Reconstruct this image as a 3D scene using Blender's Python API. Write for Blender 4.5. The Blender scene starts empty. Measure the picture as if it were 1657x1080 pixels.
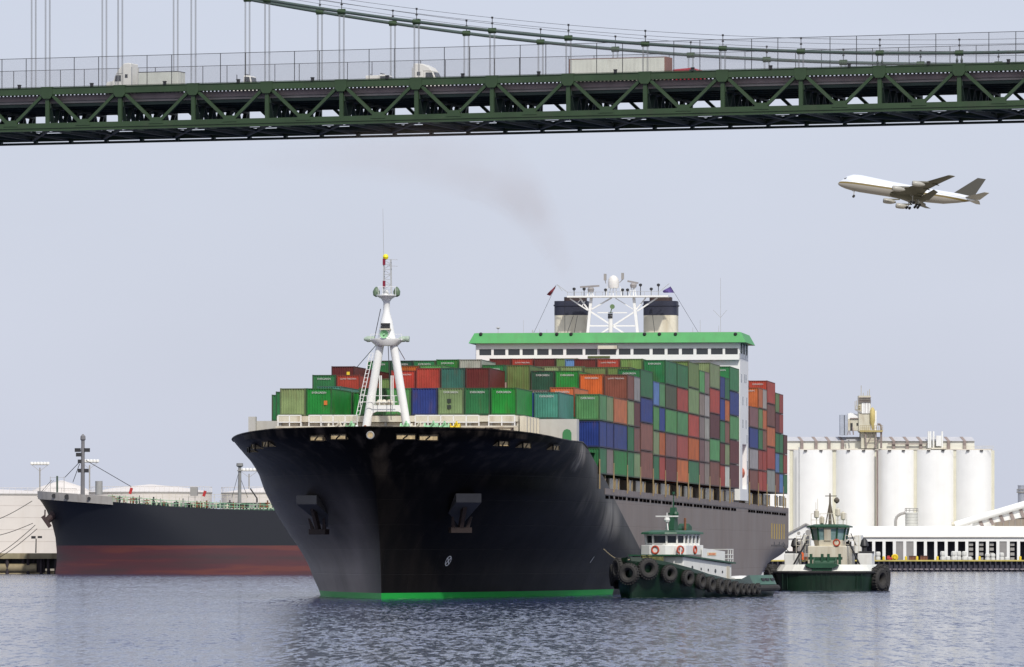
import bpy, bmesh, math, random
from mathutils import Vector, Matrix
R = math.radians
random.seed(7)
SC = bpy.context.scene
COL = SC.collection

# ---------------------------------------------------------------- camera, sky, sun, exposure
F, CX, YH, HC = 10300.0, 828.5, 890.0, 4.556      # focal length in photo pixels, principal column, horizon row, eye height
cam_d = bpy.data.cameras.new('camera')
cam = bpy.data.objects.new('camera', cam_d); COL.objects.link(cam)
cam.location = (0, 0, HC); cam.rotation_euler = (R(90), 0, 0)
cam_d.sensor_width = 36; cam_d.lens = 36 * F / 1657.0
cam_d.shift_y = (YH - 540) / 1657.0
cam_d.clip_start = 1; cam_d.clip_end = 60000
SC.camera = cam

SUN_EL, SUN_AZ = 46.0, 163.0       # azimuth clockwise from +Y: behind the camera, to its right
world = bpy.data.worlds.new('World'); SC.world = world; world.use_nodes = True
wn = world.node_tree.nodes; wl = world.node_tree.links
bg = wn['Background']
sky = wn.new('ShaderNodeTexSky'); sky.sky_type = 'NISHITA'; sky.sun_disc = False
sky.sun_elevation = R(SUN_EL); sky.sun_rotation = R(SUN_AZ)
sky.air_density = 1.0; sky.dust_density = 2.5; sky.ozone_density = 2.0; sky.altitude = 0
veil = wn.new('ShaderNodeMix'); veil.data_type = 'RGBA'; veil.inputs[0].default_value = 0.80
wl.new(sky.outputs[0], veil.inputs[6]); veil.inputs[7].default_value = (7.1, 7.5, 8.9, 1)   # even veil of high thin cloud
wt_ = wn.new('ShaderNodeTexCoord'); wmp = wn.new('ShaderNodeMapping'); wmp.inputs['Scale'].default_value = (7, 7, 16); wl.new(wt_.outputs['Generated'], wmp.inputs[0])
wno = wn.new('ShaderNodeTexNoise'); wno.inputs['Scale'].default_value = 1.0; wno.inputs['Detail'].default_value = 5; wl.new(wmp.outputs[0], wno.inputs['Vector'])
wmr = wn.new('ShaderNodeMapRange'); wmr.inputs[1].default_value = .3; wmr.inputs[2].default_value = .7; wmr.inputs[3].default_value = .965; wmr.inputs[4].default_value = 1.03; wl.new(wno.outputs[0], wmr.inputs[0])
cloud = wn.new('ShaderNodeMix'); cloud.data_type = 'RGBA'; cloud.blend_type = 'MULTIPLY'; cloud.inputs[0].default_value = 1; wl.new(veil.outputs[2], cloud.inputs[6]); wl.new(wmr.outputs[0], cloud.inputs[7])
wl.new(cloud.outputs[2], bg.inputs['Color']); bg.inputs['Strength'].default_value = 0.10
sun_d = bpy.data.lights.new('sun', 'SUN'); sun_d.energy = 3.2; sun_d.angle = R(2.0); sun_d.color = (1, .955, .88)
sun = bpy.data.objects.new('sun', sun_d); COL.objects.link(sun)
az, el = R(SUN_AZ), R(SUN_EL)
sun_dir = Vector((math.sin(az) * math.cos(el), math.cos(az) * math.cos(el), math.sin(el)))
sun.rotation_euler = sun_dir.to_track_quat('Z', 'Y').to_euler(); sun.location = (300, 0, 400)
SC.view_settings.view_transform = 'Standard'; SC.view_settings.look = 'None'
SC.view_settings.exposure = 0.0; SC.view_settings.gamma = 1.0; SC.view_settings.use_curve_mapping = False
SC.render.engine = 'CYCLES'
SC.cycles.use_denoising = True
SC.cycles.max_bounces = 6; SC.cycles.transparent_max_bounces = 16
SC.cycles.volume_bounces = 0; SC.cycles.caustics_reflective = False

# ---------------------------------------------------------------- helpers
class MB:
    def __init__(self): self.v = []; self.f = []; self.m = []; self.mi = 0
    def add(self, vs, fs):
        b = len(self.v); self.v += [tuple(x) for x in vs]
        for q in fs: self.f.append([b + i for i in q]); self.m.append(self.mi)
        return self
    def hexa(self, p):      # 8 points: bottom ring 0-3, top ring 4-7
        return self.add(p, [(0, 3, 2, 1), (4, 5, 6, 7), (0, 1, 5, 4), (1, 2, 6, 5), (2, 3, 7, 6), (3, 0, 4, 7)])
    def box(self, x0, x1, y0, y1, z0, z1):
        return self.hexa([(x0, y0, z0), (x1, y0, z0), (x1, y1, z0), (x0, y1, z0), (x0, y0, z1), (x1, y0, z1), (x1, y1, z1), (x0, y1, z1)])
    def bar(self, p, q, w, h=None, up=(0, 0, 1)):
        h = h or w; p = Vector(p); q = Vector(q); d = (q - p).normalized(); u = Vector(up)
        if abs(d.dot(u)) > .99: u = Vector((0, 1, 0))
        s = d.cross(u).normalized() * w / 2; t = s.cross(d).normalized() * h / 2
        return self.hexa([p - s - t, p + s - t, q + s - t, q - s - t, p - s + t, p + s + t, q + s + t, q - s + t])
    def tube(self, p, q, r, r2=None, n=8):
        r2 = r if r2 is None else r2; p = Vector(p); q = Vector(q); d = (q - p).normalized()
        u = Vector((0, 0, 1)) if abs(d.z) < .95 else Vector((1, 0, 0))
        a = d.cross(u).normalized(); b = a.cross(d)
        rg = lambda c, rr: [c + (a * math.cos(2 * math.pi * i / n) + b * math.sin(2 * math.pi * i / n)) * rr for i in range(n)]
        return self.loft([rg(p, r), rg(q, r2)])
    def path(self, pts, r, n=6):
        for a, b in zip(pts, pts[1:]): self.tube(a, b, r, None, n)
        return self
    def loft(self, rings, caps=True):
        n = len(rings[0]); b = len(self.v)
        for rg in rings: self.v += [tuple(x) for x in rg]
        for k in range(len(rings) - 1):
            for i in range(n):
                j = (i + 1) % n
                self.f.append([b + k * n + i, b + k * n + j, b + (k + 1) * n + j, b + (k + 1) * n + i]); self.m.append(self.mi)
        if caps:
            self.f.append([b + i for i in range(n)][::-1]); self.m.append(self.mi)
            self.f.append([b + (len(rings) - 1) * n + i for i in range(n)]); self.m.append(self.mi)
        return self
    def lathe(self, prof, n=16, c=(0, 0, 0), axis='z', caps=True):
        rings = []
        for r, z in prof:
            rg = []
            for i in range(n):
                a = 2 * math.pi * i / n; x, y = r * math.cos(a), r * math.sin(a)
                p = (x, y, z) if axis == 'z' else ((z, x, y) if axis == 'x' else (x, z, y))
                rg.append((c[0] + p[0], c[1] + p[1], c[2] + p[2]))
            rings.append(rg)
        return self.loft(rings, caps)
    def torus(self, c, Rr, r, axis='y', n=18, k=8, sq=1.0):
        rings = []
        ax = {'x': (Vector((0, 1, 0)), Vector((0, 0, 1)), Vector((1, 0, 0))), 'y': (Vector((1, 0, 0)), Vector((0, 0, 1)), Vector((0, 1, 0))), 'z': (Vector((1, 0, 0)), Vector((0, 1, 0)), Vector((0, 0, 1)))}[axis]
        for i in range(n + 1):
            a = 2 * math.pi * i / n; d = ax[0] * math.cos(a) + ax[1] * math.sin(a); cc = Vector(c) + d * Rr
            rings.append([cc + d * r * math.cos(2 * math.pi * j / k) + ax[2] * sq * r * math.sin(2 * math.pi * j / k) for j in range(k)])
        return self.loft(rings, False)
    def prism(self, poly, axis, a, b):     # polygon (u,v) pushed along axis from a to b
        mk = {'x': lambda u, v, w: (w, u, v), 'y': lambda u, v, w: (u, w, v), 'z': lambda u, v, w: (u, v, w)}[axis]
        return self.loft([[mk(u, v, a) for u, v in poly], [mk(u, v, b) for u, v in poly]])
    def build(self, name, mat, parent=None, smooth=False, loc=None, rot=None, bevel=0):
        me = bpy.data.meshes.new(name); me.from_pydata(self.v, [], self.f)
        for mm in (mat if isinstance(mat, (list, tuple)) else [mat]): me.materials.append(mm)
        me.polygons.foreach_set('material_index', self.m)
        bm = bmesh.new(); bm.from_mesh(me); bmesh.ops.remove_doubles(bm, verts=bm.verts, dist=1e-5)
        bmesh.ops.recalc_face_normals(bm, faces=bm.faces); bm.to_mesh(me); bm.free()
        if smooth:
            me.polygons.foreach_set('use_smooth', [True] * len(me.polygons)); me.set_sharp_from_angle(angle=R(smooth if smooth is not True else 35))
        me.update()
        o = bpy.data.objects.new(name, me); COL.objects.link(o)
        if parent: o.parent = parent
        if loc: o.location = loc
        if rot: o.rotation_euler = rot
        if bevel:
            md = o.modifiers.new('bevel', 'BEVEL'); md.width = bevel; md.segments = 2; md.limit_method = 'ANGLE'
        return o

def tag(o, label, cat, group=None, kind=None):
    o['label'] = label; o['category'] = cat
    if group: o['group'] = group
    if kind: o['kind'] = kind
    return o
def struct(o): o['kind'] = 'structure'; return o
def thing(name, label, cat, loc=(0, 0, 0), rotz=0, group=None):
    o = bpy.data.objects.new(name, None); COL.objects.link(o); o.empty_display_size = .5
    o.location = loc; o.rotation_euler = (0, 0, rotz)
    return tag(o, label, cat, group)
def inst(src, parent=None, loc=None, rot=None, scale=None, color=None):
    o = src.copy(); COL.objects.link(o); o.parent = parent
    if loc is not None: o.location = loc
    if rot is not None: o.rotation_euler = rot
    if scale is not None: o.scale = scale
    if color is not None: o.color = color
    return o
def text_mesh(txt, size, ext=0.0):
    cu = bpy.data.curves.new('lettering', 'FONT'); cu.body = txt; cu.size = size; cu.align_x = 'CENTER'; cu.align_y = 'CENTER'; cu.extrude = ext
    cu.resolution_u = 2
    to = bpy.data.objects.new('lettering', cu); COL.objects.link(to)
    bpy.context.view_layer.update()
    me = bpy.data.meshes.new_from_object(to.evaluated_get(bpy.context.evaluated_depsgraph_get()))
    me.materials.clear()
    bpy.data.objects.remove(to); bpy.data.curves.remove(cu)
    return me
def mesh_obj(name, me, parent=None, loc=None, rot=None):
    o = bpy.data.objects.new(name, me); COL.objects.link(o)
    if parent: o.parent = parent
    if loc: o.location = loc
    if rot: o.rotation_euler = rot
    return o
def interp(tab, x):
    if x <= tab[0][0]: return tab[0][1]
    for (a, b), (c, d) in zip(tab, tab[1:]):
        if x <= c: return b + (d - b) * (x - a) / (c - a)
    return tab[-1][1]
def W(px, py, Z):       # a place in the world: column, row and distance in metres
    return Vector(((px - CX) / F * Z, Z, HC + (YH - py) / F * Z))
def words(n): return ['first', 'second', 'third', 'fourth', 'fifth', 'sixth', 'seventh', 'eighth', 'ninth', 'tenth', 'eleventh', 'twelfth', 'thirteenth', 'fourteenth', 'fifteenth', 'sixteenth', 'seventeenth', 'eighteenth', 'nineteenth', 'twentieth'][n - 1]

# ---------------------------------------------------------------- materials
MATS = {}
def mat(name, col, rough=.55, metal=0, var=.18, scale=.6, streak=0, rust=None, spec=.5, bump=0, objcol=False, stz=.15, darkrust=(.09, .035, .015)):
    if name in MATS: return MATS[name]
    m = bpy.data.materials.new(name); m.use_nodes = True; nt = m.node_tree; N = nt.nodes; L = nt.links
    b = N['Principled BSDF']; b.inputs['Roughness'].default_value = rough; b.inputs['Metallic'].default_value = metal
    b.inputs['Specular IOR Level'].default_value = spec
    tc = N.new('ShaderNodeTexCoord'); geo = N.new('ShaderNodeNewGeometry')
    if objcol:
        oi = N.new('ShaderNodeObjectInfo'); src = oi.outputs['Color']
        # every box is a little different: shift the pattern by the object's random number
        add = N.new('ShaderNodeVectorMath'); add.operation = 'ADD'; L.new(tc.outputs['Object'], add.inputs[0])
        cmb = N.new('ShaderNodeCombineXYZ'); mu = N.new('ShaderNodeMath'); mu.operation = 'MULTIPLY'; mu.inputs[1].default_value = 97
        L.new(oi.outputs['Random'], mu.inputs[0])
        for k in range(3): L.new(mu.outputs[0], cmb.inputs[k])
        L.new(cmb.outputs[0], add.inputs[1]); co = add.outputs[0]
    else:
        rgb = N.new('ShaderNodeRGB'); rgb.outputs[0].default_value = (*col, 1); src = rgb.outputs[0]; co = tc.outputs['Object']
    ns = N.new('ShaderNodeTexNoise'); ns.inputs['Scale'].default_value = scale; ns.inputs['Detail'].default_value = 6; L.new(co, ns.inputs['Vector'])
    mr = N.new('ShaderNodeMapRange'); mr.inputs[1].default_value = .25; mr.inputs[2].default_value = .75; mr.inputs[3].default_value = 1 - var; mr.inputs[4].default_value = 1 + var
    L.new(ns.outputs[0], mr.inputs[0])
    mul = N.new('ShaderNodeMix'); mul.data_type = 'RGBA'; mul.blend_type = 'MULTIPLY'; mul.inputs[0].default_value = 1
    L.new(src, mul.inputs[6]); L.new(mr.outputs[0], mul.inputs[7]); out = mul.outputs[2]
    if streak:
        mp = N.new('ShaderNodeMapping'); mp.inputs['Scale'].default_value = (1, 1, stz); L.new(co, mp.inputs[0])
        n2 = N.new('ShaderNodeTexNoise'); n2.inputs['Scale'].default_value = scale * 2.2; n2.inputs['Detail'].default_value = 5; L.new(mp.outputs[0], n2.inputs['Vector'])
        r2 = N.new('ShaderNodeMapRange'); r2.inputs[1].default_value = .52; r2.inputs[2].default_value = .75; r2.inputs[3].default_value = 0; r2.inputs[4].default_value = streak; L.new(n2.outputs[0], r2.inputs[0])
        mx = N.new('ShaderNodeMix'); mx.data_type = 'RGBA'; L.new(r2.outputs[0], mx.inputs[0]); L.new(out, mx.inputs[6]); mx.inputs[7].default_value = (*(rust or darkrust), 1); out = mx.outputs[2]
    L.new(out, b.inputs['Base Color'])
    if bump:
        bp = N.new('ShaderNodeBump'); bp.inputs['Strength'].default_value = .5; bp.inputs['Distance'].default_value = bump
        L.new(ns.outputs[0], bp.inputs['Height']); L.new(bp.outputs[0], b.inputs['Normal'])
    MATS[name] = m
    return m

WHITE = mat('white_paint', (.78, .78, .75), .45, var=.05, scale=.5, streak=.25, rust=(.45, .33, .2), stz=.1)
WHITE2 = mat('white_paint_bright', (.84, .84, .81), .5, var=.04, scale=.3, streak=.06, rust=(.6, .52, .4))
CREAM = mat('cream_paint', (.62, .58, .47), .5, var=.1, streak=.45, rust=(.3, .2, .1), stz=.1)
GREY = mat('grey_paint', (.33, .32, .30), .55, var=.12, streak=.3, rust=(.2, .14, .1))
DARK = mat('dark_steel', (.025, .025, .027), .5, var=.2)
BLACK = mat('black_rubber', (.016, .016, .016), .75, var=.3, scale=3)
TYRE = mat('tyre_rubber', (.032, .030, .028), .85, var=.35, scale=5, bump=.01)
GLASS = mat('dark_glass', (.02, .025, .028), .08, var=.1, spec=.8)
GLASS_L = mat('pale_glass', (.22, .34, .34), .1, var=.3, scale=2, spec=.8)
RUST = mat('rust', (.2, .08, .04), .8, var=.4, scale=2)
YELLOW = mat('yellow_paint', (.75, .55, .02), .5, var=.12)
ORANGE = mat('orange_paint', (.7, .12, .02), .5, var=.1)
REDP = mat('red_paint', (.45, .03, .03), .45, var=.12)
MINT = mat('mint_green_paint', (.30, .55, .32), .5, var=.2, streak=.3)
ROPE = mat('rope', (.08, .07, .06), .9)
STEEL = mat('pale_steel_wire', (.42, .43, .43), .5, var=.1)
# ---------------------------------------------------------------- water and land
def water():
    m = bpy.data.materials.new('harbour_water'); m.use_nodes = True; N = m.node_tree.nodes; L = m.node_tree.links
    b = N['Principled BSDF']; b.inputs['Base Color'].default_value = (.034, .047, .108, 1); b.inputs['Roughness'].default_value = .10
    b.inputs['IOR'].default_value = 1.33
    tc = N.new('ShaderNodeTexCoord')
    def noise(sx, sy, sc, det, rgh=.55):
        mp = N.new('ShaderNodeMapping'); mp.inputs['Scale'].default_value = (sx, sy, 1); L.new(tc.outputs['Object'], mp.inputs[0])
        n = N.new('ShaderNodeTexNoise'); n.inputs['Scale'].default_value = sc; n.inputs['Detail'].default_value = det; n.inputs['Roughness'].default_value = rgh
        L.new(mp.outputs[0], n.inputs['Vector']); return n.outputs[0]
    def noisec(sx, sy, det, rgh):
        mp = N.new('ShaderNodeMapping'); mp.inputs['Scale'].default_value = (sx, sy, 1); L.new(tc.outputs['Object'], mp.inputs[0])
        n = N.new('ShaderNodeTexNoise'); n.inputs['Scale'].default_value = 1; n.inputs['Detail'].default_value = det; n.inputs['Roughness'].default_value = rgh
        L.new(mp.outputs[0], n.inputs['Vector']); return n.outputs['Color']
    def vm(op, a, b):
        v = N.new('ShaderNodeVectorMath'); v.operation = op
        for k, x in ((0, a), (1, b)):
            if isinstance(x, tuple): v.inputs[k].default_value = x
            elif x is not None: L.new(x, v.inputs[k])
        return v.outputs[0]
    bands = noise(.0045, .02, 1.0, 4, .55)
    mr = N.new('ShaderNodeMapRange'); mr.inputs[1].default_value = .36; mr.inputs[2].default_value = .64; mr.inputs[3].default_value = .6; mr.inputs[4].default_value = 1.0; L.new(bands, mr.inputs[0])
    # wave slopes at three sizes: chop, wavelets and longer swell
    sl = None
    for sx, sy, det, k in ((5, 1.1, 4, 1.1), (2.4, .20, 5, 1.12), (.3, .04, 2, .22)):
        v = vm('MULTIPLY', vm('SUBTRACT', noisec(sx, sy, det, .6), (.5, .5, .5)), (k * .8, k, 0)); sl = v if sl is None else vm('ADD', sl, v)
    sc = N.new('ShaderNodeVectorMath'); sc.operation = 'SCALE'; L.new(sl, sc.inputs[0]); L.new(mr.outputs[0], sc.inputs['Scale'])
    nn = vm('NORMALIZE', vm('ADD', sc.outputs[0], (0, 0, 1)), None)
    L.new(nn, b.inputs['Normal'])
    return m
wb = MB(); wb.add([(-30000, -400, 0), (30000, -400, 0), (30000, 50000, 0), (-30000, 50000, 0)], [(0, 1, 2, 3)])
struct(wb.build('water', water()))
LAND = mat('dusty_ground', (.30, .27, .22), .9, var=.2, scale=.05)
gb = MB(); gb.box(30, 3000, 1352, 30000, -2, 2.2); gb.box(-3000, -5, 1215, 30000, -2, 1.6)
struct(gb.build('ground', LAND))
# ---------------------------------------------------------------- container ship
SN, CS = .1235, .9923
PSI = math.atan2(SN, CS); SX0, SZ0 = -12.04, 586.6
def SW(t, s, h): return Vector((SX0 + SN * s + CS * t, SZ0 + CS * s - SN * t, h))
def SPX(t, s, h):
    p = SW(t, s, h); return CX + F * p.x / p.y, YH - F * (p.z - HC) / p.y
def SP(px, py, s):      # ship-local point at station s
    k = (px - CX) / F
    t = (k * (SZ0 + CS * s) - SX0 - SN * s) / (CS + k * SN)
    return Vector((t, s, HC + (YH - py) / F * (SZ0 + CS * s - SN * t)))
ship = thing('container_ship', 'huge black-hulled container ship bow-on with white bridge house and green roof', 'ship', (SX0, SZ0, 0), -PSI)

def ship_hull_mat(name, base, rgh, tint, spec=.3, sheen_and_runs=0):
    m = bpy.data.materials.new(name); m.use_nodes = True; N = m.node_tree.nodes; L = m.node_tree.links
    b = N['Principled BSDF']; b.inputs['Roughness'].default_value = rgh; b.inputs['Specular IOR Level'].default_value = spec; b.inputs['Specular Tint'].default_value = (1, .92, .83, 1)
    tc = N.new('ShaderNodeTexCoord'); sep = N.new('ShaderNodeSeparateXYZ'); L.new(tc.outputs['Object'], sep.inputs[0])
    n1 = N.new('ShaderNodeTexNoise'); n1.inputs['Scale'].default_value = .12; n1.inputs['Detail'].default_value = 7; L.new(tc.outputs['Object'], n1.inputs['Vector'])
    mp = N.new('ShaderNodeMapping'); mp.inputs['Scale'].default_value = (.7, .7, .07); L.new(tc.outputs['Object'], mp.inputs[0])
    n2 = N.new('ShaderNodeTexNoise'); n2.inputs['Scale'].default_value = 1.0; n2.inputs['Detail'].default_value = 6; L.new(mp.outputs[0], n2.inputs['Vector'])
    mx = N.new('ShaderNodeMix'); mx.data_type = 'RGBA'; mr = N.new('ShaderNodeMapRange'); mr.inputs[1].default_value = .45; mr.inputs[2].default_value = .8; L.new(n2.outputs[0], mr.inputs[0])
    mu = N.new('ShaderNodeMath'); mu.operation = 'MULTIPLY'; L.new(mr.outputs[0], mu.inputs[0]); L.new(n1.outputs[0], mu.inputs[1])
    L.new(mu.outputs[0], mx.inputs[0]); mx.inputs[6].default_value = (*base, 1); mx.inputs[7].default_value = (*tint, 1)
    out_mx = mx.outputs[2]
    if sheen_and_runs:      # grazing sky reflection painted as mottled grey low on the starboard bow
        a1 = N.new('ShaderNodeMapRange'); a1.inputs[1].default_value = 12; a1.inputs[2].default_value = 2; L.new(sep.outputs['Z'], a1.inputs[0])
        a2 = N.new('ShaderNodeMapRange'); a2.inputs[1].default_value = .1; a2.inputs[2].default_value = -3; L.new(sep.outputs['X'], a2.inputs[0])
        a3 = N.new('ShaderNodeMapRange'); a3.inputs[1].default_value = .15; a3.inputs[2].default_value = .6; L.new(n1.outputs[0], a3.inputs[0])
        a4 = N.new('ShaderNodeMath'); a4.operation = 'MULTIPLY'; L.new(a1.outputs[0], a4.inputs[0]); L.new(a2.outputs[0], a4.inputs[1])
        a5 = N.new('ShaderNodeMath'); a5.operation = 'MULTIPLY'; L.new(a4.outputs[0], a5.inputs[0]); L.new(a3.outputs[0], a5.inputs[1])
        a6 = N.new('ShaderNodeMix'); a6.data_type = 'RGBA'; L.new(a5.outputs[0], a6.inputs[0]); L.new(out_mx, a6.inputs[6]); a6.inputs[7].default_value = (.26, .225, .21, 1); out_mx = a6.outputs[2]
        # dirty runs below the bulwark openings
        c1 = N.new('ShaderNodeMapRange'); c1.inputs[1].default_value = 10.5; c1.inputs[2].default_value = 14.6; L.new(sep.outputs['Z'], c1.inputs[0])
        c2 = N.new('ShaderNodeMapRange'); c2.inputs[1].default_value = .5; c2.inputs[2].default_value = .72; L.new(n2.outputs[0], c2.inputs[0])
        c3 = N.new('ShaderNodeMath'); c3.operation = 'MULTIPLY'; L.new(c1.outputs[0], c3.inputs[0]); L.new(c2.outputs[0], c3.inputs[1])
        c6 = N.new('ShaderNodeMix'); c6.data_type = 'RGBA'; L.new(c3.outputs[0], c6.inputs[0]); L.new(out_mx, c6.inputs[6]); c6.inputs[7].default_value = (.07, .055, .042, 1); out_mx = c6.outputs[2]
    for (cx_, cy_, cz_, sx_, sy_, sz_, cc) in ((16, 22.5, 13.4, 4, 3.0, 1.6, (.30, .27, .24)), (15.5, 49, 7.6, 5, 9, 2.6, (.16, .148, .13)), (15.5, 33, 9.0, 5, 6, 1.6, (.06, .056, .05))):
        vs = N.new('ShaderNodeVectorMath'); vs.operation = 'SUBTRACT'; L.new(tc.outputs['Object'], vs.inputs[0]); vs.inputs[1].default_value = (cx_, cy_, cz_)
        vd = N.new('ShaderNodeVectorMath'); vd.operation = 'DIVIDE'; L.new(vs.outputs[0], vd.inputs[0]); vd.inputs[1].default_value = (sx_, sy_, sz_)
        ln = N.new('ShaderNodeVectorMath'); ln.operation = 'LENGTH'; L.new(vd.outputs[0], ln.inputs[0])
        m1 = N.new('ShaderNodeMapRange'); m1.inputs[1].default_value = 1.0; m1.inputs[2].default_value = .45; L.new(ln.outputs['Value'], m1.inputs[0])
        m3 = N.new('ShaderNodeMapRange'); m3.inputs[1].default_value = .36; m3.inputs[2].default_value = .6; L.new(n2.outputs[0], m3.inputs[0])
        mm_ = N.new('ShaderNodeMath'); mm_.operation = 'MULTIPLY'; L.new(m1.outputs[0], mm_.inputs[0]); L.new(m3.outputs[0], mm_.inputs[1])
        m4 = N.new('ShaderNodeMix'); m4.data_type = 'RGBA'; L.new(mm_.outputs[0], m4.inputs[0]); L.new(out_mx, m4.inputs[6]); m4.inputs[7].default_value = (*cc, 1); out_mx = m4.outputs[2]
    # green boot-topping along the waterline
    gt = N.new('ShaderNodeMath'); gt.operation = 'LESS_THAN'; gt.inputs[1].default_value = .56; L.new(sep.outputs['Z'], gt.inputs[0])
    g2 = N.new('ShaderNodeMath'); g2.operation = 'LESS_THAN'; g2.inputs[1].default_value = 62; L.new(sep.outputs['Y'], g2.inputs[0])
    g3 = N.new('ShaderNodeMath'); g3.operation = 'MULTIPLY'; L.new(gt.outputs[0], g3.inputs[0]); L.new(g2.outputs[0], g3.inputs[1])
    m2 = N.new('ShaderNodeMix'); m2.data_type = 'RGBA'; L.new(g3.outputs[0], m2.inputs[0]); L.new(out_mx, m2.inputs[6]); m2.inputs[7].default_value = (.02, .36, .06, 1)
    L.new(m2.outputs[2], b.inputs['Base Color'])
    rr = N.new('ShaderNodeMapRange'); rr.inputs[3].default_value = rgh - .08; rr.inputs[4].default_value = rgh + .12; L.new(n1.outputs[0], rr.inputs[0]); L.new(rr.outputs[0], b.inputs['Roughness'])
    bp = N.new('ShaderNodeBump'); bp.inputs['Strength'].default_value = .25; bp.inputs['Distance'].default_value = .05
    n3 = N.new('ShaderNodeTexNoise'); n3.inputs['Scale'].default_value = .45; n3.inputs['Detail'].default_value = 2; L.new(tc.outputs['Object'], n3.inputs['Vector']); L.new(n3.outputs[0], bp.inputs['Height']); L.new(bp.outputs[0], b.inputs['Normal'])
    # welded plate seams
    cb = N.new('ShaderNodeCombineXYZ'); L.new(sep.outputs['Y'], cb.inputs[0]); L.new(sep.outputs['Z'], cb.inputs[1])
    bk = N.new('ShaderNodeTexBrick'); bk.inputs['Scale'].default_value = 1; bk.inputs['Brick Width'].default_value = 8.5; bk.inputs['Row Height'].default_value = 2.3; bk.inputs['Mortar Size'].default_value = .035; bk.inputs['Mortar Smooth'].default_value = .5
    L.new(cb.outputs[0], bk.inputs['Vector'])
    b4 = N.new('ShaderNodeBump'); b4.inputs['Strength'].default_value = .5; b4.inputs['Distance'].default_value = .03; b4.invert = True; L.new(bk.outputs['Fac'], b4.inputs['Height']); L.new(bp.outputs[0], b4.inputs['Normal']); L.new(b4.outputs[0], b.inputs['Normal'])
    MATS[name] = m
    return m
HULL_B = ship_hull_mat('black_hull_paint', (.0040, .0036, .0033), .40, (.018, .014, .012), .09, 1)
HULL_S = ship_hull_mat('weathered_side_paint', (.185, .145, .12), .45, (.24, .18, .14))

BH = 16.1
SIL = [(965, 519), (936, 506.6), (911, 497.5), (884, 482), (862, 467), (832, 448.6), (795, 428.7), (768, 419.6), (751, 410), (736, 397), (715, 376)]
SIL = sorted((y, x) for y, x in SIL)
SFULL = [(-2, 118), (0, 108), (4.5, 71), (9.9, 41), (12, 33), (15, 25), (16, 24)]
def s0(h): return -7.2 * (max(h, 0) / 15.7) ** 1.7
QTAB = [(0, 1.0), (5, 1.0), (9, .9), (13, .8), (16, .75)]
def gfun(u, p, h): return (1 - (1 - min(u, 1)) ** p) ** interp(QTAB, h)
QCACHE = {}
def qexp(h):
    h = round(max(h, 0), 1)
    if h in QCACHE: return QCACHE[h]
    L = interp(SFULL, h) - s0(h); lo, hi = 1.0, 9.0
    tgt = interp(SIL, YH - F * (h - HC) / 603.0)
    for _ in range(30):
        q = (lo + hi) / 2
        mn = min(SPX(-BH * gfun(k / 80, q, h), s0(h) + L * k / 80, h)[0] for k in range(1, 81))
        if mn < tgt: hi = q
        else: lo = q
    QCACHE[h] = q; return q
TOPC = [(-8, 15.75), (-2, 15.65), (4, 15.25), (9, 14.9), (14, 14.78), (22.7, 14.82), (29.7, 14.0), (35.5, 12.86), (38.3, 11.6), (39.6, 10.6), (270, 10.1)]
S_END = 267.0
def bwid(s, h):
    u = (s - s0(h)) / (interp(SFULL, h) - s0(h))
    b = BH * gfun(max(u, 0), qexp(h), h)
    if s > 215 and h < 5.0: b *= 1 - .62 * ((s - 215) / 52) ** 2.0 * (1 - max(h, 0) / 5.0) ** 1.5
    return b
def hull_columns():
    cols = []
    for k in range(0, 41):
        a = (k / 40) ** 1.6; cols.append(('bow', a))
    for k in range(1, 11): cols.append(('mid', k / 10))
    for k in range(1, 25): cols.append(('aft', k / 24))
    return cols
def col_s(c, h):
    sf = interp(SFULL, h)
    if c[0] == 'bow': return s0(h) + c[1] * (sf - s0(h))
    if c[0] == 'mid': return sf + (125 - sf) * c[1]
    return 125 + (S_END - 125) * c[1]
hb = MB(); NV = 26
cols = hull_columns(); grid = {}
for side in (-1, 1):
    for ci, c in enumerate(cols):
        ht = 15
        for _ in range(40): ht = .5 * ht + .5 * interp(TOPC, col_s(c, ht))
        for j in range(NV + 1):
            w = j / NV; h = -1.2 + (ht + 1.2) * w; s = col_s(c, h)
            grid[side, ci, j] = len(hb.v); hb.v.append((side * bwid(s, h), s, h))
    for ci in range(len(cols) - 1):
        for j in range(NV):
            hb.f.append([grid[side, ci, j], grid[side, ci + 1, j], grid[side, ci + 1, j + 1], grid[side, ci, j + 1]])
            hb.m.append(0 if cols[ci][0] == 'bow' else 1)
last = len(cols) - 1
for j in range(NV):
    hb.f.append([grid[-1, last, j], grid[1, last, j], grid[1, last, j + 1], grid[-1, last, j + 1]]); hb.m.append(1)
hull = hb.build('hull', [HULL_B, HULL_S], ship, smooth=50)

def on_hull(px, h, side, off=0.0, inward=False):      # point of the hull surface at height h that shows at column px
    best = None
    for k in range(0, 900):
        s = s0(h) + .02 + k * .11
        if s > 110: break
        x = SPX(side * bwid(s, h), s, h)[0]
        if best is None or abs(x - px) < best[0]:
            best = (abs(x - px), s)
        elif side < 0 and best[0] < 2.5: break
    s = best[1]; e = .4
    p = Vector((side * bwid(s, h), s, h))
    tan = Vector((side * (bwid(s + e, h) - bwid(s - e if s - e > s0(h) else s0(h), h)), min(2 * e, s + e - s0(h)), 0)).normalized()
    up = Vector((side * (bwid(s, h + e) - bwid(s, h - e)), 0, 2 * e)).normalized()
    n = tan.cross(up) * (1 if side < 0 else -1); n.normalize()
    if n.x * side < 0: n = -n
    return p + n * off, n, tan, up

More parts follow.
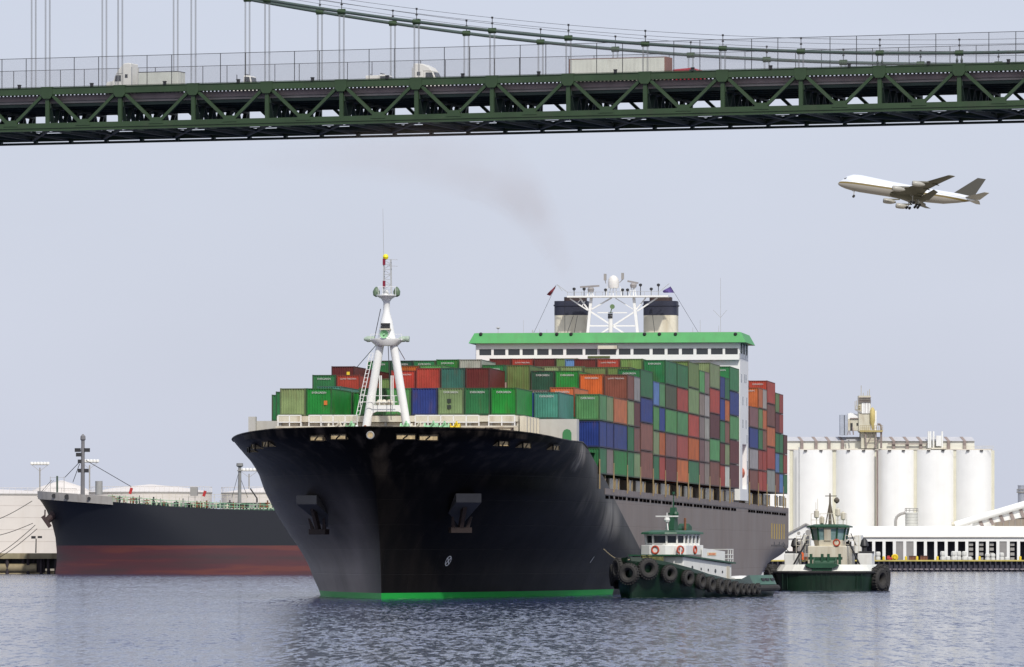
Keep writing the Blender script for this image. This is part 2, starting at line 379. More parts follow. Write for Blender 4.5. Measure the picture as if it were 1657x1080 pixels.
# decks
dk = MB()
for (sa, sb, hz) in ((-5.5, 38.0, 14.0), (38.0, S_END - .5, 9.55)):
    n = 30
    for k in range(n):
        a = sa + (sb - sa) * k / n; b = sa + (sb - sa) * (k + 1) / n
        wa, wb_ = max(bwid(a, hz) - .35, .1), max(bwid(b, hz) - .35, .1)
        dk.add([(-wa, a, hz), (wa, a, hz), (wb_, b, hz), (-wb_, b, hz)], [(0, 1, 2, 3)])
dk.build('deck', mat('deck_paint', (.16, .08, .05), .7, var=.3), ship)
bh_ = MB(); bh_.box(-15.6, 15.6, 37.9, 38.1, 9.6, 13.9); bh_.build('deck_bulkhead', GREY, ship)
# bulwark rail pipe along the forecastle edge
rl = MB(); prev = None
for side in (-1, 1):
    prev = None
    for c in cols[:41]:
        ht = 15
        for _ in range(40): ht = .5 * ht + .5 * interp(TOPC, col_s(c, ht))
        s = col_s(c, ht); p = (side * bwid(s, ht), s, ht)
        if prev: rl.tube(prev, p, .09, None, 6)
        prev = p
rl.build('bulwark_rail', HULL_B, ship)

# fairlead openings in the bulwark
def hull_px(px, py, side):      # hull surface point that shows at photo column and row
    h = 14.5
    for _ in range(8):
        p, n, tan, up = on_hull(px, h, side); w = SW(*p); h = HC + (YH - py) / F * w.y
    return on_hull(px, h, side)
def rect_on(name, px, py, w, hgt, side, mt):
    p, n, tan, up = hull_px(px, py - 2.5, side); nh = Vector((n.x, n.y, 0)).normalized(); tz = Vector((0, 0, 1)); la = tz.cross(nh)
    top = p + nh * .04; mb = MB()
    def ring(d, ww, za, zb): return [top + nh * d + la * -ww / 2 + tz * za, top + nh * d + la * ww / 2 + tz * za, top + nh * d + la * ww / 2 + tz * zb, top + nh * d - la * ww / 2 + tz * zb]
    mb.loft([ring(-.9, w, -hgt, 0), ring(0, w, -hgt, 0)])
    o = mb.build(name, mt, ship)
    fb = MB(); f0 = top + nh * .03
    for sgn in (-1, 1): fb.bar(f0 + la * sgn * (w / 2 + .04) - tz * (hgt + .08), f0 + la * sgn * (w / 2 + .04) + tz * .1, .1, .12, nh)
    for z in (-hgt - .04, .05): fb.bar(f0 - la * (w / 2) + tz * z, f0 + la * (w / 2) + tz * z, .1, .12, nh)
    fb.bar(f0 - tz * hgt * .9 - la * w * .15 - nh * .01, f0 - tz * .05 + la * w * .1 - nh * .01, .1, .06, nh)
    fb.build('fairlead_frame', HULL_B, o)
    return o
FAIR = mat('fairlead_interior', (.50, .38, .20), .7, var=.45, scale=2.5, streak=.5)
for px, py, w, hh in ((403, 728, .5, .4), (411, 722, .8, .42), (430, 718, .95, .42), (514, 708, 1.45, .42), (549, 706, 1.6, .42)):
    rect_on('fairlead', px, py, w, hh, -1, FAIR)
for px, py, w, hh in ((655, 706, 1.75, .42), (694, 707.5, 1.75, .42), (815, 717, 1.2, .42), (851, 720, 1.2, .42), (899, 724, 1.5, .4)):
    rect_on('fairlead', px, py, w, hh, 1, FAIR)
p, n, tan, up = on_hull(601, 15.0, -1)
bz = MB(); bz.torus((0, 0, 0), .3, .08, 'y'); bz.build('bow_ring', GREY, ship, True, (0.0, -6.98, 15.0))
bz = MB(); bz.lathe([(.26, -.1), (.26, .05)], 16, axis='y'); bz.build('bow_ring_plate', FAIR, ship, True, (0, -6.95, 15.0))
# anchor bolsters: boxes standing proud of the flare, with the anchor below
for side, px, py in ((-1, 512, 815), (1, 748, 812)):
    p, n, tan, up = hull_px(px, py, side)
    fw = Vector((0, -1, 0)); out = Vector((side, 0, 0)); fo = (fw * .8 + out * .6).normalized(); la = Vector((0, 0, 1)).cross(fo).normalized()
    ab = MB(); c = p
    top = c + Vector((0, 0, .75))
    ab.hexa([c - la * 1.35 + fo * 1.3 - Vector((0, 0, .1)), c + la * 1.35 + fo * 1.3 - Vector((0, 0, .1)), c + la * 1.2 - fo * 2.2 - Vector((0, 0, 2.2)), c - la * 1.2 - fo * 2.2 - Vector((0, 0, 2.2)),
             top - la * 1.35 + fo * 1.3, top + la * 1.35 + fo * 1.3, top + la * 1.35 - fo * 2.2, top - la * 1.35 - fo * 2.2])
    ab.build('anchor_bolster', mat('bolster_paint', (.075, .07, .066), .5, var=.2), ship, bevel=.06)
    an = MB(); q = c - Vector((0, 0, .35)) + fo * .55
    an.bar(q + Vector((0, 0, .2)), q - Vector((0, 0, 2.3)) - fo * .9, .4, .4)
    e = q - Vector((0, 0, 2.3)) - fo * .9
    an.bar(e - la * 1.1, e + la * 1.1, .55, .5)
    for sg in (-1, 1): an.hexa([e + la * sg * .7 + Vector((x, y, 0)) + d for d in (Vector((0, 0, 0)),) for x, y in ((-.2, -.2), (.2, -.2), (.2, .2), (-.2, .2))] + [e + la * sg * 1.0 + fo * .35 + Vector((x, y, 1.25)) for x, y in ((-.08, -.08), (.08, -.08), (.08, .08), (-.08, .08))])
    an.build('anchor', mat('anchor_rust', (.022, .012, .010), .8, var=.3), ship)
# bow-thruster mark: white ring with a cross
p, n, tan, up = on_hull(725, HC + (YH - 908) / F * 592, 1, .03)
tm = MB()
for k in range(20):
    a, b = 2 * math.pi * k / 20, 2 * math.pi * (k + 1) / 20
    f_ = lambda ang, r: p + tan * math.cos(ang) * r + up * math.sin(ang) * r
    tm.add([f_(a, .42), f_(b, .42), f_(b, .51), f_(a, .51)], [(0, 1, 2, 3)])
for ang in (.8, 2.37): 
    d = tan * math.cos(ang) + up * math.sin(ang); e = tan * math.cos(ang + 1.57) + up * math.sin(ang + 1.57)
    tm.add([p - d * .42 - e * .06, p + d * .42 - e * .06, p + d * .42 + e * .06, p - d * .42 + e * .06], [(0, 1, 2, 3)])
tm.build('thruster_mark', WHITE, ship)
p, n, tan, up = on_hull(958, 3.6, 1, .03)
tm = MB(); tm.add([p - tan * .3 - up * .35, p - tan * .1 - up * .35, p + tan * .3 + up * .35, p + tan * .1 + up * .35], [(0, 1, 2, 3)]); tm.build('tug_mark', WHITE, ship)

# port side fittings: freeing slots, stanchions, coaming, push marks near the stern
slot = MB().box(-.03, .03, -1.4, 1.4, -.16, .16).build('freeing_slot', mat('slot_black', (.004, .003, .003), 1.0, spec=0), ship, loc=(BH, 44, 9.75))
k = 0; s = 48.2
while s < 262:
    if not 189 < s < 205:
        inst(slot, ship, (BH + .01, s, 9.78 - .55 * (s - 44) / 220))
    s += 3.6 if k % 3 else 4.6; k += 1
bnd = MB()
for k in range(20):
    a, b = 42 + 224 * k / 20, 42 + 224 * (k + 1) / 20
    za, zb = interp(TOPC, a), interp(TOPC, b); bnd.hexa([(BH, a, za - .58), (BH + .06, a, za - .58), (BH + .06, b - .12, zb - .58), (BH, b - .12, zb - .58), (BH, a, za + .02), (BH + .06, a, za + .02), (BH + .06, b - .12, zb + .02), (BH, b - .12, zb + .02)])
bnd.build('bulwark_band', mat('bulwark_band_paint', (.20, .165, .15), .6, var=.2, streak=.4), ship)
POST = mat('stanchion_paint', (.34, .25, .12), .6, var=.3, streak=.5)
post = MB().box(-.05, .05, -.12, .12, 0, 2.9).build('lashing_post', POST, ship, loc=(BH + .12, 36.5, 10.5))
short = MB().box(-.06, .06, -.12, .12, 0, 1.35).build('pedestal', POST, ship, loc=(BH - .1, 43, 10.55))
bays = [36.7 + 12.9 * n + (1.5 if n > 12 else 0) for n in range(-2, 19)]
for n in range(1, 19):
    if n == 12: continue
    s = bays[n + 2] - .35
    if n <= 17: inst(post, ship, (BH + .12, s, 10.35 - .35 * s / 260))
    if n <= 17: inst(short, ship, (BH - .1, s + 6.4, 10.45 - .35 * s / 260)); inst(short, ship, (BH - .1, s + 3.2, 10.45 - .35 * s / 260))
for sg in (-1, 1):
    for sa, sb in ((38, 190.5), (206, 264)): MB().box(sg * 13.3 - .3, sg * 13.3 + .3, sa, sb, 9.5, 11.85).build('hatch_coaming', mat('coaming_paint', (.22, .16, .08), .7, var=.35, streak=.6), ship)
pan = MB().box(-.06, .06, -2.3, 2.3, 0, 1.35).build('coaming_panel', CREAM, ship, loc=(15.5, 41, 10.4))
for n in range(0, 18):
    if n in (12,): continue
    for dlt in ((3.6, 8.9) if n % 2 else (9.3,)): inst(pan, ship, (15.5, bays[n + 2] + dlt, 10.35), None, (1, random.uniform(.7, 1.1), 1))
hcv = MB().box(-13.4, 13.4, .05, 12.3, 11.5, 11.93).build('hatch_cover', mat('hatch_paint', (.2, .12, .08), .7, var=.3), ship, loc=(0, bays[2], 0))
for n in range(1, 18):
    if n != 12: inst(hcv, ship, (0, bays[n + 2], 0))
mark = MB().box(-.02, .02, -.45, .45, 0, 2.0).build('push_mark', mat('mark_yellow', (.55, .38, .06), .6, var=.2), ship, loc=(BH + .015, 240, 6.0))
for k in range(1, 6): inst(mark, ship, (BH + .015, 240 + 3.9 * k, 5.95))
for k, hgt in enumerate((.22, .22, .6, .22, .22, .3, .6, .22, .4, .6, .4)): MB().box(BH, BH + .03, 239.5 + 2.05 * k, 240.4 + 2.05 * k, 5.0, 5.0 + hgt).build('draught_mark', DARK, ship)
# ---------------------------------------------------------------- bridge house, funnels, radar mast (parts of the ship)
HS = 192.3
GREENP = mat('roof_green_paint', (.055, .32, .085), .5, var=.1, streak=.15)
hs = MB(); hs.box(-15.9, 15.0, HS, HS + 11.6, 9.6, 27.7); hs.build('house_block', WHITE, ship)
# port tower with open recess for the lifeboat
tw = MB()
tw.box(15.0, 16.2, HS, HS + 3.2, 10.6, 27.9); tw.box(15.0, 16.2, HS + 9.2, HS + 11.6, 10.6, 27.9); tw.box(15.0, 16.2, HS + 3.2, HS + 9.2, 17.5, 27.9); tw.box(15.0, 16.2, HS + 3.2, HS + 9.2, 10.6, 12.0)
tw.build('house_tower', WHITE2, ship)
lb = MB(); lb.loft([[(15.6 + .55 * w * math.cos(a), HS + y, 14.0 + .8 * w * math.sin(a)) for a in [k * math.pi / 5 for k in range(10)]] for y, w in ((3.6, .3), (4.4, .9), (6.2, 1.0), (8.2, .9), (9.0, .3))])
lb.build('lifeboat', ORANGE, ship, True)
side_win = MB().box(-.02, .02, -.45, .45, -.5, .5).build('house_window', GLASS, ship, loc=(16.21, HS + 2, 25.5))
for (sy, hz) in ((8.5, 25.6), (6.5, 25.6), (4, 22.8), (9.5, 22.8), (4, 20.0), (8.5, 20.0), (9.8, 18.2), (10.4, 15), (10.4, 13.2)): inst(side_win, ship, (16.21, HS + sy, hz))
def zx(z): return 740 + z / 3.314
wins = [(118, 182), (195, 258), (273, 335), (349, 412), (428, 490), (505, 568), (584, 672), (686, 750), (763, 851), (866, 929), (944, 1031), (1047, 1112), (1127, 1188), (1204, 1266), (1282, 1344), (1360, 1423), (1436, 1504)]
t_of = lambda px: SP(px, 570, HS - .6).x
wt, wbm = SP(990, 564.5, HS - .6).z, SP(990, 574.5, HS - .6).z
wh = MB()
wh.box(-16.15, 16.15, HS - .6, HS - .45, wt, 29.8); wh.box(-16.15, 16.15, HS - .6, HS - .45, 27.7, wbm)
edges = [-16.15] + [e for a, b in wins for e in (t_of(zx(a)), t_of(zx(b)))] + [16.15]
for a, b in zip(edges[0::2], edges[1::2]): wh.box(a, b, HS - .6, HS - .45, wbm, wt)
wh.box(-16.15, 16.15, HS + 11.0, HS + 11.6, 27.7, 29.8); wh.box(-16.15, 16.15, HS - .45, HS + 11.0, 27.7, 27.9)
for sg in (-1, 1):
    for (a, b) in ((HS - .45, HS + .4), (HS + 3.4, HS + 4.2), (HS + 7.0, HS + 8), (HS + 10.4, HS + 11.0)): wh.box(sg * 16.15 - .07, sg * 16.15 + .07, a, b, 27.9, 29.8)
    wh.box(sg * 16.15 - .07, sg * 16.15 + .07, HS - .45, HS + 11.0, 27.92, 28.5)
wheel = wh.build('wheelhouse', WHITE2, ship)
for a, b in wins:
    g = MB(); g.box(t_of(zx(a)), t_of(zx(b)), HS - .5, HS - .47, wbm, wt); g.build('window_pane', GLASS, wheel)
cnt = MB(); c0, c1 = SP(968, 561, HS - .7), SP(999, 565, HS - .7); cnt.box(c0.x, c1.x, HS - 1.2, HS - .6, c1.z, c0.z + .1); cnt.build('window_canopy', CREAM, wheel)
nb = MB(); c0, c1 = SP(951, 576.5, HS - .7), SP(987, 580, HS - .7); nb.box(c0.x, c1.x, HS - .68, HS - .61, c1.z, c0.z); nb.build('name_board', mat('name_board_green', (.08, .1, .03), .6), wheel)
rf = MB(); rz0, rz1 = 29.8, 31.05
rf.hexa([(-17.0, HS - 1.3, rz0), (17.0, HS - 1.3, rz0), (17.0, HS + 12.2, rz0), (-17.0, HS + 12.2, rz0), (-16.35, HS - .75, rz1), (16.35, HS - .75, rz1), (16.35, HS + 11.6, rz1), (-16.35, HS + 11.6, rz1)])
roof = rf.build('roof', GREENP, ship)
MB().box(-16.2, 16.2, HS - .6, HS + 11.45, rz1 - .1, rz1 + .03).build('roof_deck', GREY, roof)
for px in (778, 875, 901, 924, 1043, 1067, 1093, 1190):
    p = SP(px, 541, HS - .9); d = MB(); d.lathe([(.05, -.25), (.2, -.1), (.22, .1), (.1, .2)], 8, p); d.build('floodlight', DARK, roof, True)
for px, top, r in ((806, 533, .05), (847, 518, .03), (862, 534, .12), (873, 532, .04), (885, 533, .04), (900, 530, .04), (1121, 530, .04), (1133, 518, .04), (1166, 450, .035), (1163, 527, .04)):
    p = SP(px, 541, HS + 5); q = SP(px, top, HS + 5); a = MB(); a.tube((p.x, p.y, 31.0), q, r, r * .6, 6)
    if px == 1166: a.tube(SP(1166, 514, HS + 5), SP(1154, 502, HS + 5), .025, None, 5); a.tube(SP(1166, 514, HS + 5), SP(1176, 502, HS + 5), .025, None, 5)
    if px == 806: a.lathe([(.05, 0), (.28, .15), (.1, .3)], 8, q)
    a.build('aerial', STEEL, roof)
NAVY = mat('funnel_navy', (.022, .025, .045), .5, var=.2)
for px in (925.5, 1069.5):
    FS = 202.5; c = SP(px, 540, FS); w, d = 2.07, 1.7
    def rr(x, y, r, ww=w, dd=d):
        o = []
        for qx, qy, a0 in ((1, 1, 0), (-1, 1, 90), (-1, -1, 180), (1, -1, 270)):
            for k in range(5): a = R(a0 + k * 22.5); o.append((x + qx * (ww - r) + r * math.cos(a), y + qy * (dd - r) + r * math.sin(a)))
        return o
    z = lambda py: SP(px, py, FS).z
    f1 = MB(); f1.loft([[(x, y, 27) for x, y in rr(c.x, FS, .8)], [(x, y, z(511)) for x, y in rr(c.x, FS, .8)]]); fn = f1.build('funnel', mat('funnel_cream', (.66, .62, .50), .55, var=.12, streak=.35, rust=(.4, .3, .15)), ship, 40)
    f2 = MB(); f2.loft([[(x, y, z(511)) for x, y in rr(c.x, FS, .82, w + .02, d + .02)], [(x, y, z(488)) for x, y in rr(c.x, FS, .82, w + .02, d + .02)]])
    f2.loft([[(x, y, z(496)) for x, y in rr(c.x, FS, .82, w + .12, d + .12)], [(x, y, z(494)) for x, y in rr(c.x, FS, .82, w + .12, d + .12)]]); f2.build('funnel_band', NAVY, fn, 40)
    f3 = MB(); sx = .45 if px < 1000 else .0; f3.loft([[(x, y, z(489)) for x, y in rr(c.x + sx, FS, .5, 1.35, 1.2)], [(x, y, z(481.5)) for x, y in rr(c.x + sx, FS, .5, 1.35, 1.2)]]); f3.build('funnel_cap', mat('funnel_cap_brown', (.05, .032, .03), .6), fn, 40)
# radar mast
MS = 198.0
RM = lambda px, py, ds=0: SP(px, py, MS + ds)
zr = lambda z, w: (880 + z / 6.904, 440 + w / 6.904)
mm = MB()
def leg(za, wa, zb, wb, wd, ds=0): mm.bar(RM(*zr(za, wa), ds), RM(*zr(zb, wb), ds), wd, wd, (0, 1, 0))
leg(490, 700, 530, 290, .34); leg(1050, 700, 1005, 290, .34)
leg(535, 420, 760, 290, .17); leg(530, 450, 900, 690, .2); leg(1010, 450, 640, 690, .2); leg(510, 605, 730, 605, .17); leg(780, 605, 1035, 605, .17)
leg(290, 300, 490, 430, .15); leg(400, 290, 500, 430, .18); leg(1010, 450, 1140, 290, .15); leg(1045, 440, 1270, 290, .17); leg(800, 295, 1000, 420, .1); leg(600, 458, 930, 458, .14)
leg(380, 345, 420, 300, .1); leg(425, 385, 460, 330, .1)
p, q = RM(*zr(265, 283)), RM(*zr(1395, 283)); mm.box(p.x, q.x, MS - .8, MS + .8, p.z - .08, p.z + .12)
mast = mm.build('radar_mast', WHITE2, ship)
ps = MB(); a, b = RM(*zr(745, 690)), RM(*zr(745, 490)); ps.tube((a.x, MS, 31), b, .26, None, 10); ps.build('signal_post', WHITE, mast, True)
ps = MB(); ps.lathe([(.3, -.2), (.3, .12)], 10, RM(*zr(742, 505))); ps.lathe([(.3, -.12), (.3, .12)], 10, RM(*zr(742, 480))); ps.build('signal_lamp', DARK, mast)
rd = MB(); c = RM(*zr(778, 115)); rd.lathe([(.62, -.75), (.68, -.4), (.68, .05), (.6, .4), (.4, .66), (.15, .8), (.02, .82)], 18, c); rd.build('radome', mat('radome_white', (.72, .70, .66), .5), mast, True)
sd = MB()
for zz in (710, 745, 775, 805, 850): sd.tube(RM(*zr(zz, 165)), RM(*zr(780 + (zz - 780) * 1.25, 270)), .05, None, 6)
sd.build('radome_stand', WHITE2, mast)
for za, zb, zc in ((405, 620, 525), (935, 1055, 1000)):
    y0 = (172, 158) if za < 500 else (105, 128)
    r_ = MB(); r_.bar(RM(*zr(za, y0[0])), RM(*zr(zb, y0[1])), .22, .2, (0, 1, 0)); r_.lathe([(.35, -.35), (.42, 0), (.3, .2)], 10, RM(*zr(zc, sum(y0) / 2 + 30))); sc_ = r_.build('radar_scanner', mat('scanner_grey', (.3, .28, .27), .5), mast)
    r2_ = MB()
    for dx in (-45, 0, 30): r2_.tube(RM(*zr(zc + dx * .3, sum(y0) / 2 + 45)), RM(*zr(zc + dx, 278)), .07, None, 6)
    r2_.build('scanner_stand', WHITE2, mast)
rl = MB()
p, q = RM(*zr(265, 230), -.75), RM(*zr(1285, 220), -.75); rl.bar(p, q, .05)
for zz in range(265, 1290, 78): rl.bar(RM(*zr(zz, 283), -.75), RM(*zr(zz, 225), -.75), .05)
rl.build('mast_railing', STEEL, mast)['kind'] = 'stuff'
for zz, top in ((338, 195), (450, 195), (1080, 150), (1200, 195), (1280, 150), (690, 205), (880, 205), (935, 205)):
    l_ = MB(); l_.tube(RM(*zr(zz, 280)), RM(*zr(zz, top + 15)), .05, None, 6); l_.lathe([(.05, -.2), (.2, -.05), (.2, .12), (.08, .2)], 8, RM(*zr(zz, top))); l_.build('mast_lamp', DARK, mast)
for zz, yy in ((685, 60), (880, 50)):
    l_ = MB(); l_.box(-.16, .16, -.15, .15, -.4, .4); l_.tube((0, 0, -.4), (.1 if zz < 700 else -.4, 0, -.8), .05, None, 5); l_.build('mast_light_box', GREY, mast, loc=RM(*zr(zz, yy)))
l_ = MB(); l_.lathe([(.3, -.05), (.3, .05)], 14, RM(*zr(765, 390), -.6), 'y'); l_.tube(RM(*zr(765, 390), -.6), RM(*zr(745, 460), -.2), .06); l_.build('searchlight', mat('searchlight_olive', (.14, .22, .10), .5), mast)
gf = MB()
for pts in (((150, 145), (265, 230)), ((150, 145), (205, 215)), ((1400, 132), (1290, 225))): gf.bar(RM(*zr(*pts[0])), RM(*zr(*pts[1])), .07)
gf.build('gaff', STEEL, mast)
st = MB()
st.tube(RM(*zr(140, 145)), (RM(862, 538).x, MS, 31), .02, None, 4); st.tube(RM(*zr(1415, 165)), (RM(1132, 538).x, MS, 31), .02, None, 4)
for za, wa, zb, wb in ((235, 340, 235, 690), (330, 490, 258, 690), (375, 490, 338, 690), (1205, 410, 1240, 690)): st.tube(RM(*zr(za, wa), 1.2), RM(*zr(zb, wb), 1.2), .03, None, 4)
st.build('stay_wire', DARK, mast)
def flag(pts, name, mt, label):
    n = 6; fb = MB(); A, B, C_, D = [RM(*zr(*p)) for p in pts]
    for th in (0, .03):
        for i in range(n + 1):
            for j in range(4):
                u, v = i / n, j / 3; p = A.lerp(B, u).lerp(D.lerp(C_, u), v); p.y += .22 * math.sin(u * 7 + v * 2) * u + th; fb.v.append(tuple(p))
    for th in (0, 1):
        for i in range(n):
            for j in range(3):
                o = th * (n + 1) * 4; fb.f.append([o + i * 4 + j, o + i * 4 + j + 1, o + (i + 1) * 4 + j + 1, o + (i + 1) * 4 + j]); fb.m.append(0 if (u * 0 + i) < 99 else 0)
    o = fb.build(name, mt, None, True); o.matrix_world = ship_mw
    return tag(o, label, 'flag')
ship_mw = Matrix.Translation((SX0, SZ0, 0)) @ Matrix.Rotation(-PSI, 4, 'Z')
flag(((138, 150), (30, 255), (70, 270), (125, 190)), 'flag', mat('flag_maroon', (.16, .02, .03), .8), 'small maroon flag flying left of the radar mast')
flag(((1415, 165), (1325, 215), (1335, 235), (1460, 235)), 'flag', mat('flag_purple', (.09, .06, .22), .8, var=.8, scale=1.2), 'blue and red flag flying right of the radar mast')

# ---------------------------------------------------------------- foremast
FS_ = 6.0
FM = lambda px, py, ds=0: SP(px, py, FS_ + ds)
fm = MB()
def cone(p0, p1, r0, r1): fm.tube(p0, p1, r0, r1, 16)
b0, b1 = FM(587, 690), FM(664, 688); b0.z = b1.z = 14.0
cone(b0, FM(616, 553), .40, .38); cone(b1, FM(636, 553), .40, .38)
foremast = fm.build('foremast', WHITE2, ship, 40)
ft = MB(); p, q = FM(619, 668), FM(634, 655); za, zb = FM(625, 668).z, FM(625, 656).z
L_, R_ = FM(598, 660).x, FM(655, 660).x
poly = [(L_ - .2, zb), (R_ + .2, zb), (R_ + .35, za - .5), (R_ + .05, za - .45), (R_ - .25, za - .05), (R_ - .6, za + .1), (L_ + .7, za + .1), (L_ + .35, za - .05), (L_ + .15, za - .5), (L_ - .25, za - .5)]
ft.prism(poly, 'y', FS_ - .28, FS_ + .28); ft.build('mast_crossbeam', WHITE2, foremast)
pl = MB(); z_ = FM(625, 551).z; pl.loft([[(FM(626, 551).x + 1.05 * math.cos(a), FS_ + .9 * math.sin(a), z_ - .5) for a in [k * math.pi / 8 for k in range(16)]], [(FM(626, 551).x + 1.6 * math.cos(a), FS_ + 1.2 * math.sin(a), z_) for a in [k * math.pi / 8 for k in range(16)]], [(FM(626, 551).x + 1.6 * math.cos(a), FS_ + 1.2 * math.sin(a), z_ + .14) for a in [k * math.pi / 8 for k in range(16)]]])
pl.build('mast_platform', WHITE, foremast, 40)
up_ = MB(); up_.lathe([(.85, FM(625, 549).z), (.56, FM(625, 520).z), (.31, FM(625, 505).z), (.31, FM(625, 489).z), (.5, FM(625, 484).z), (1.0, FM(625, 479).z), (1.0, FM(625, 477.5).z), (.32, FM(625, 477).z), (.1, FM(625, 470).z)], 18, (FM(625.5, 500).x, FS_, 0)); up_.build('mast_column', WHITE2, foremast, 40)
lt = MB(); z0, z1 = FM(626, 478).z, FM(626, 420).z; cx_ = FM(627, 450).x
for dx in (-.36, .36):
    for dy in (-.3, .3): lt.bar((cx_ + dx, FS_ + dy, z0), (cx_ + dx * .85, FS_ + dy, z1), .07)
nz = 7
for k in range(nz):
    za, zb = z0 + (z1 - z0) * k / nz, z0 + (z1 - z0) * (k + 1) / nz
    lt.bar((cx_ - .36, FS_ - .3, za), (cx_ + .36, FS_ - .3, za), .05); sg = 1 if k % 2 else -1; lt.bar((cx_ - .36 * sg, FS_ - .3, za), (cx_ + .36 * sg, FS_ - .3, zb), .05)
lt.bar((cx_, FS_, z1), (cx_ + .95, FS_, z1 - .05), .04); lt.bar((cx_, FS_, z1 - .6), (cx_ + .95, FS_, z1 - .65), .04)
lt.build('mast_lattice', STEEL, foremast)
for yy in (424, 460): rb = MB(); p = FM(621.5, yy, -.35); rb.box(p.x - .12, p.x + .12, p.y - .1, p.y + .1, p.z - .3, p.z + .3); rb.build('mast_red_light', mat('lamp_red', (.2, .01, .03), .4), foremast)
yb = MB(); yb.lathe([(.03, -.27), (.2, -.2), (.27, 0), (.2, .2), (.03, .27)], 14, FM(624, 416)); yb.build('mast_ball', mat('ball_yellow', (.85, .75, .01), .45, var=.05), foremast, True)
wp = MB(); wp.tube(FM(621, 422), FM(619.5, 338), .03, .015, 5); wp.build('whip_aerial', STEEL, foremast)
for px, yy in ((609, 473), (642, 473)): l_ = MB(); l_.lathe([(.08, -.45), (.3, -.3), (.34, .05), (.2, .35), (.05, .5)], 10, FM(px, yy)); l_.build('mast_floodlight', mat('lamp_green_grey', (.10, .15, .09), .5, var=.4), foremast, True)
for px in (595, 602, 651, 658): l_ = MB(); l_.lathe([(.12, -.35), (.3, .0), (.28, .25)], 10, FM(px, 549), 'x'); l_.build('mast_spotlight', mat('lamp_pale_green', (.34, .42, .34), .5), foremast, True)
hn = MB(); c = FM(622, 541, -1.0); hn.lathe([(.1, 0), (.36, -.25), (.4, -.3)], 14, c, 'y', False); hn.lathe([(.09, -.02), (.09, -.28)], 8, c, 'y'); hn.build('fog_horn', MINT, foremast, True)
bk = MB(); p = FM(623.5, 532, -.9); bk.box(p.x - .5, p.x + .5, p.y - .3, p.y + .5, p.z - .14, p.z); bk.build('lamp_bracket', CREAM, foremast)
for yy in (525, 529.5): d_ = MB(); p = FM(623.5, yy, -.75); d_.box(p.x - .42, p.x + .42, p.y - .1, p.y + .3, p.z - .1, p.z + .1); d_.build('signal_lamp', DARK, foremast)
ld = MB(); a0, a1 = FM(581, 672), FM(603, 572)
for dx in (-.16, .16): ld.bar(a0 + Vector((dx, -.7, 0)), a1 + Vector((dx, -.7, 0)), .06)
for k in range(16): c = a0.lerp(a1, k / 15) + Vector((0, -.7, 0)); ld.bar(c - Vector((.16, 0, 0)), c + Vector((.16, 0, 0)), .045)
ld.build('mast_ladder', WHITE2, foremast)
rw = MB()
for pts in ((FM(584, 641), FM(645, 641)), (FM(584, 651), FM(645, 651))): rw.bar(pts[0] + Vector((0, -.9, 0)), pts[1] + Vector((0, -.9, 0)), .05)
for px in (583, 594, 607, 614, 638): rw.bar(FM(px, 657, -.9), FM(px, 640, -.9), .05)
for px in (614.5, 617, 633, 636): rw.bar(FM(px, 655), FM(px, 608), .09)
for px, yy in ((600, 548), (650, 548)): rw.bar(FM(px, 551, -1), FM(px, 541, -1), .04)
rw.bar(FM(600, 541, -1), FM(650, 541, -1), .04); rw.bar(FM(612, 464, -.8), FM(640, 464, -.8), .035)
for px in (612, 619, 633, 640): rw.bar(FM(px, 478, -.8), FM(px, 464, -.8), .035)
rw.build('mast_railing', WHITE2, foremast)['kind'] = 'stuff'
sw = MB()
for a, b in ((FM(611, 556), SP(578, 594, 30)), (FM(640, 556), SP(655, 582, 50)), (FM(628, 556), FM(633, 680, -2)), (FM(616, 500), FM(606, 548))): sw.tube(a, b, .035, None, 5)
sw.build('stay_wire', DARK, foremast)
wb2 = MB()
for dx in (-1.2, -.4, .6): wb2.lathe([(.3, -.2), (.36, 0), (.2, .25), (.05, .3)], 10, FM(625 + dx * 9, 652)); 
wb2.build('beam_winch', CREAM, foremast, True)

# ---------------------------------------------------------------- forecastle fittings
fr = MB(); fr.box(-11.4, 11.4, 10.2, 23.4, 16.55, 17.12); fr.box(-11.4, 11.4, 10.6, 10.9, 14.0, 16.5)
fr.build('lashing_platform', CREAM, ship)
for k in range(12): MB().box(-11.2 + k * 2.0, -11.0 + k * 2.0, 10.3, 10.58, 14, 16.5).build('platform_stiffener', GREY, ship)
for (pa, pb) in ((450, 487), (500, 578), (672, 775), (791, 833)):
    rr_ = MB(); s_ = 9.6
    for yy in (672.5, 683.5): rr_.bar(SP(pa, yy, s_), SP(pb, yy, s_), .09)
    n = max(2, round((pb - pa) / 20))
    for k in range(n + 1): px = pa + (pb - pa) * k / n; rr_.bar(SP(px, 690, s_), SP(px, 672, s_), .09)
    rr_.build('platform_railing', WHITE2, ship)
cw = MB(); cw.box(-11.4, 11.4, 9.5, 10.15, 16.0, 16.16); cw.build('catwalk', CREAM, ship)
dhm = mat('deckhouse_paint', (.50, .49, .45), .55, var=.08, streak=.2, rust=(.3, .25, .18))
for bxs in ((-15.9, -11.6, 21.6, 23.0, 14.0, 16.9), (11.6, 15.7, 21.2, 23.2, 13.5, 17.0), (-15.9, -15.2, 20.9, 21.58, 14, 17.3)): MB().box(*bxs).build('breakwater', dhm, ship)
dr = MB(); c = SP(917.5, 705, 21.15); 
dr.prism([(c.x - .42, c.z - .6), (c.x + .42, c.z - .6), (c.x + .42, c.z + .25), (c.x + .28, c.z + .52), (c.x, c.z + .62), (c.x - .28, c.z + .52), (c.x - .42, c.z + .25)], 'y', 21.12, 21.2); dr.build('breakwater_door', mat('door_green', (.05, .22, .08), .5), ship)
st_ = MB(); st_.box(11.5, 12.0, 10.9, 22, 14, 17.1)
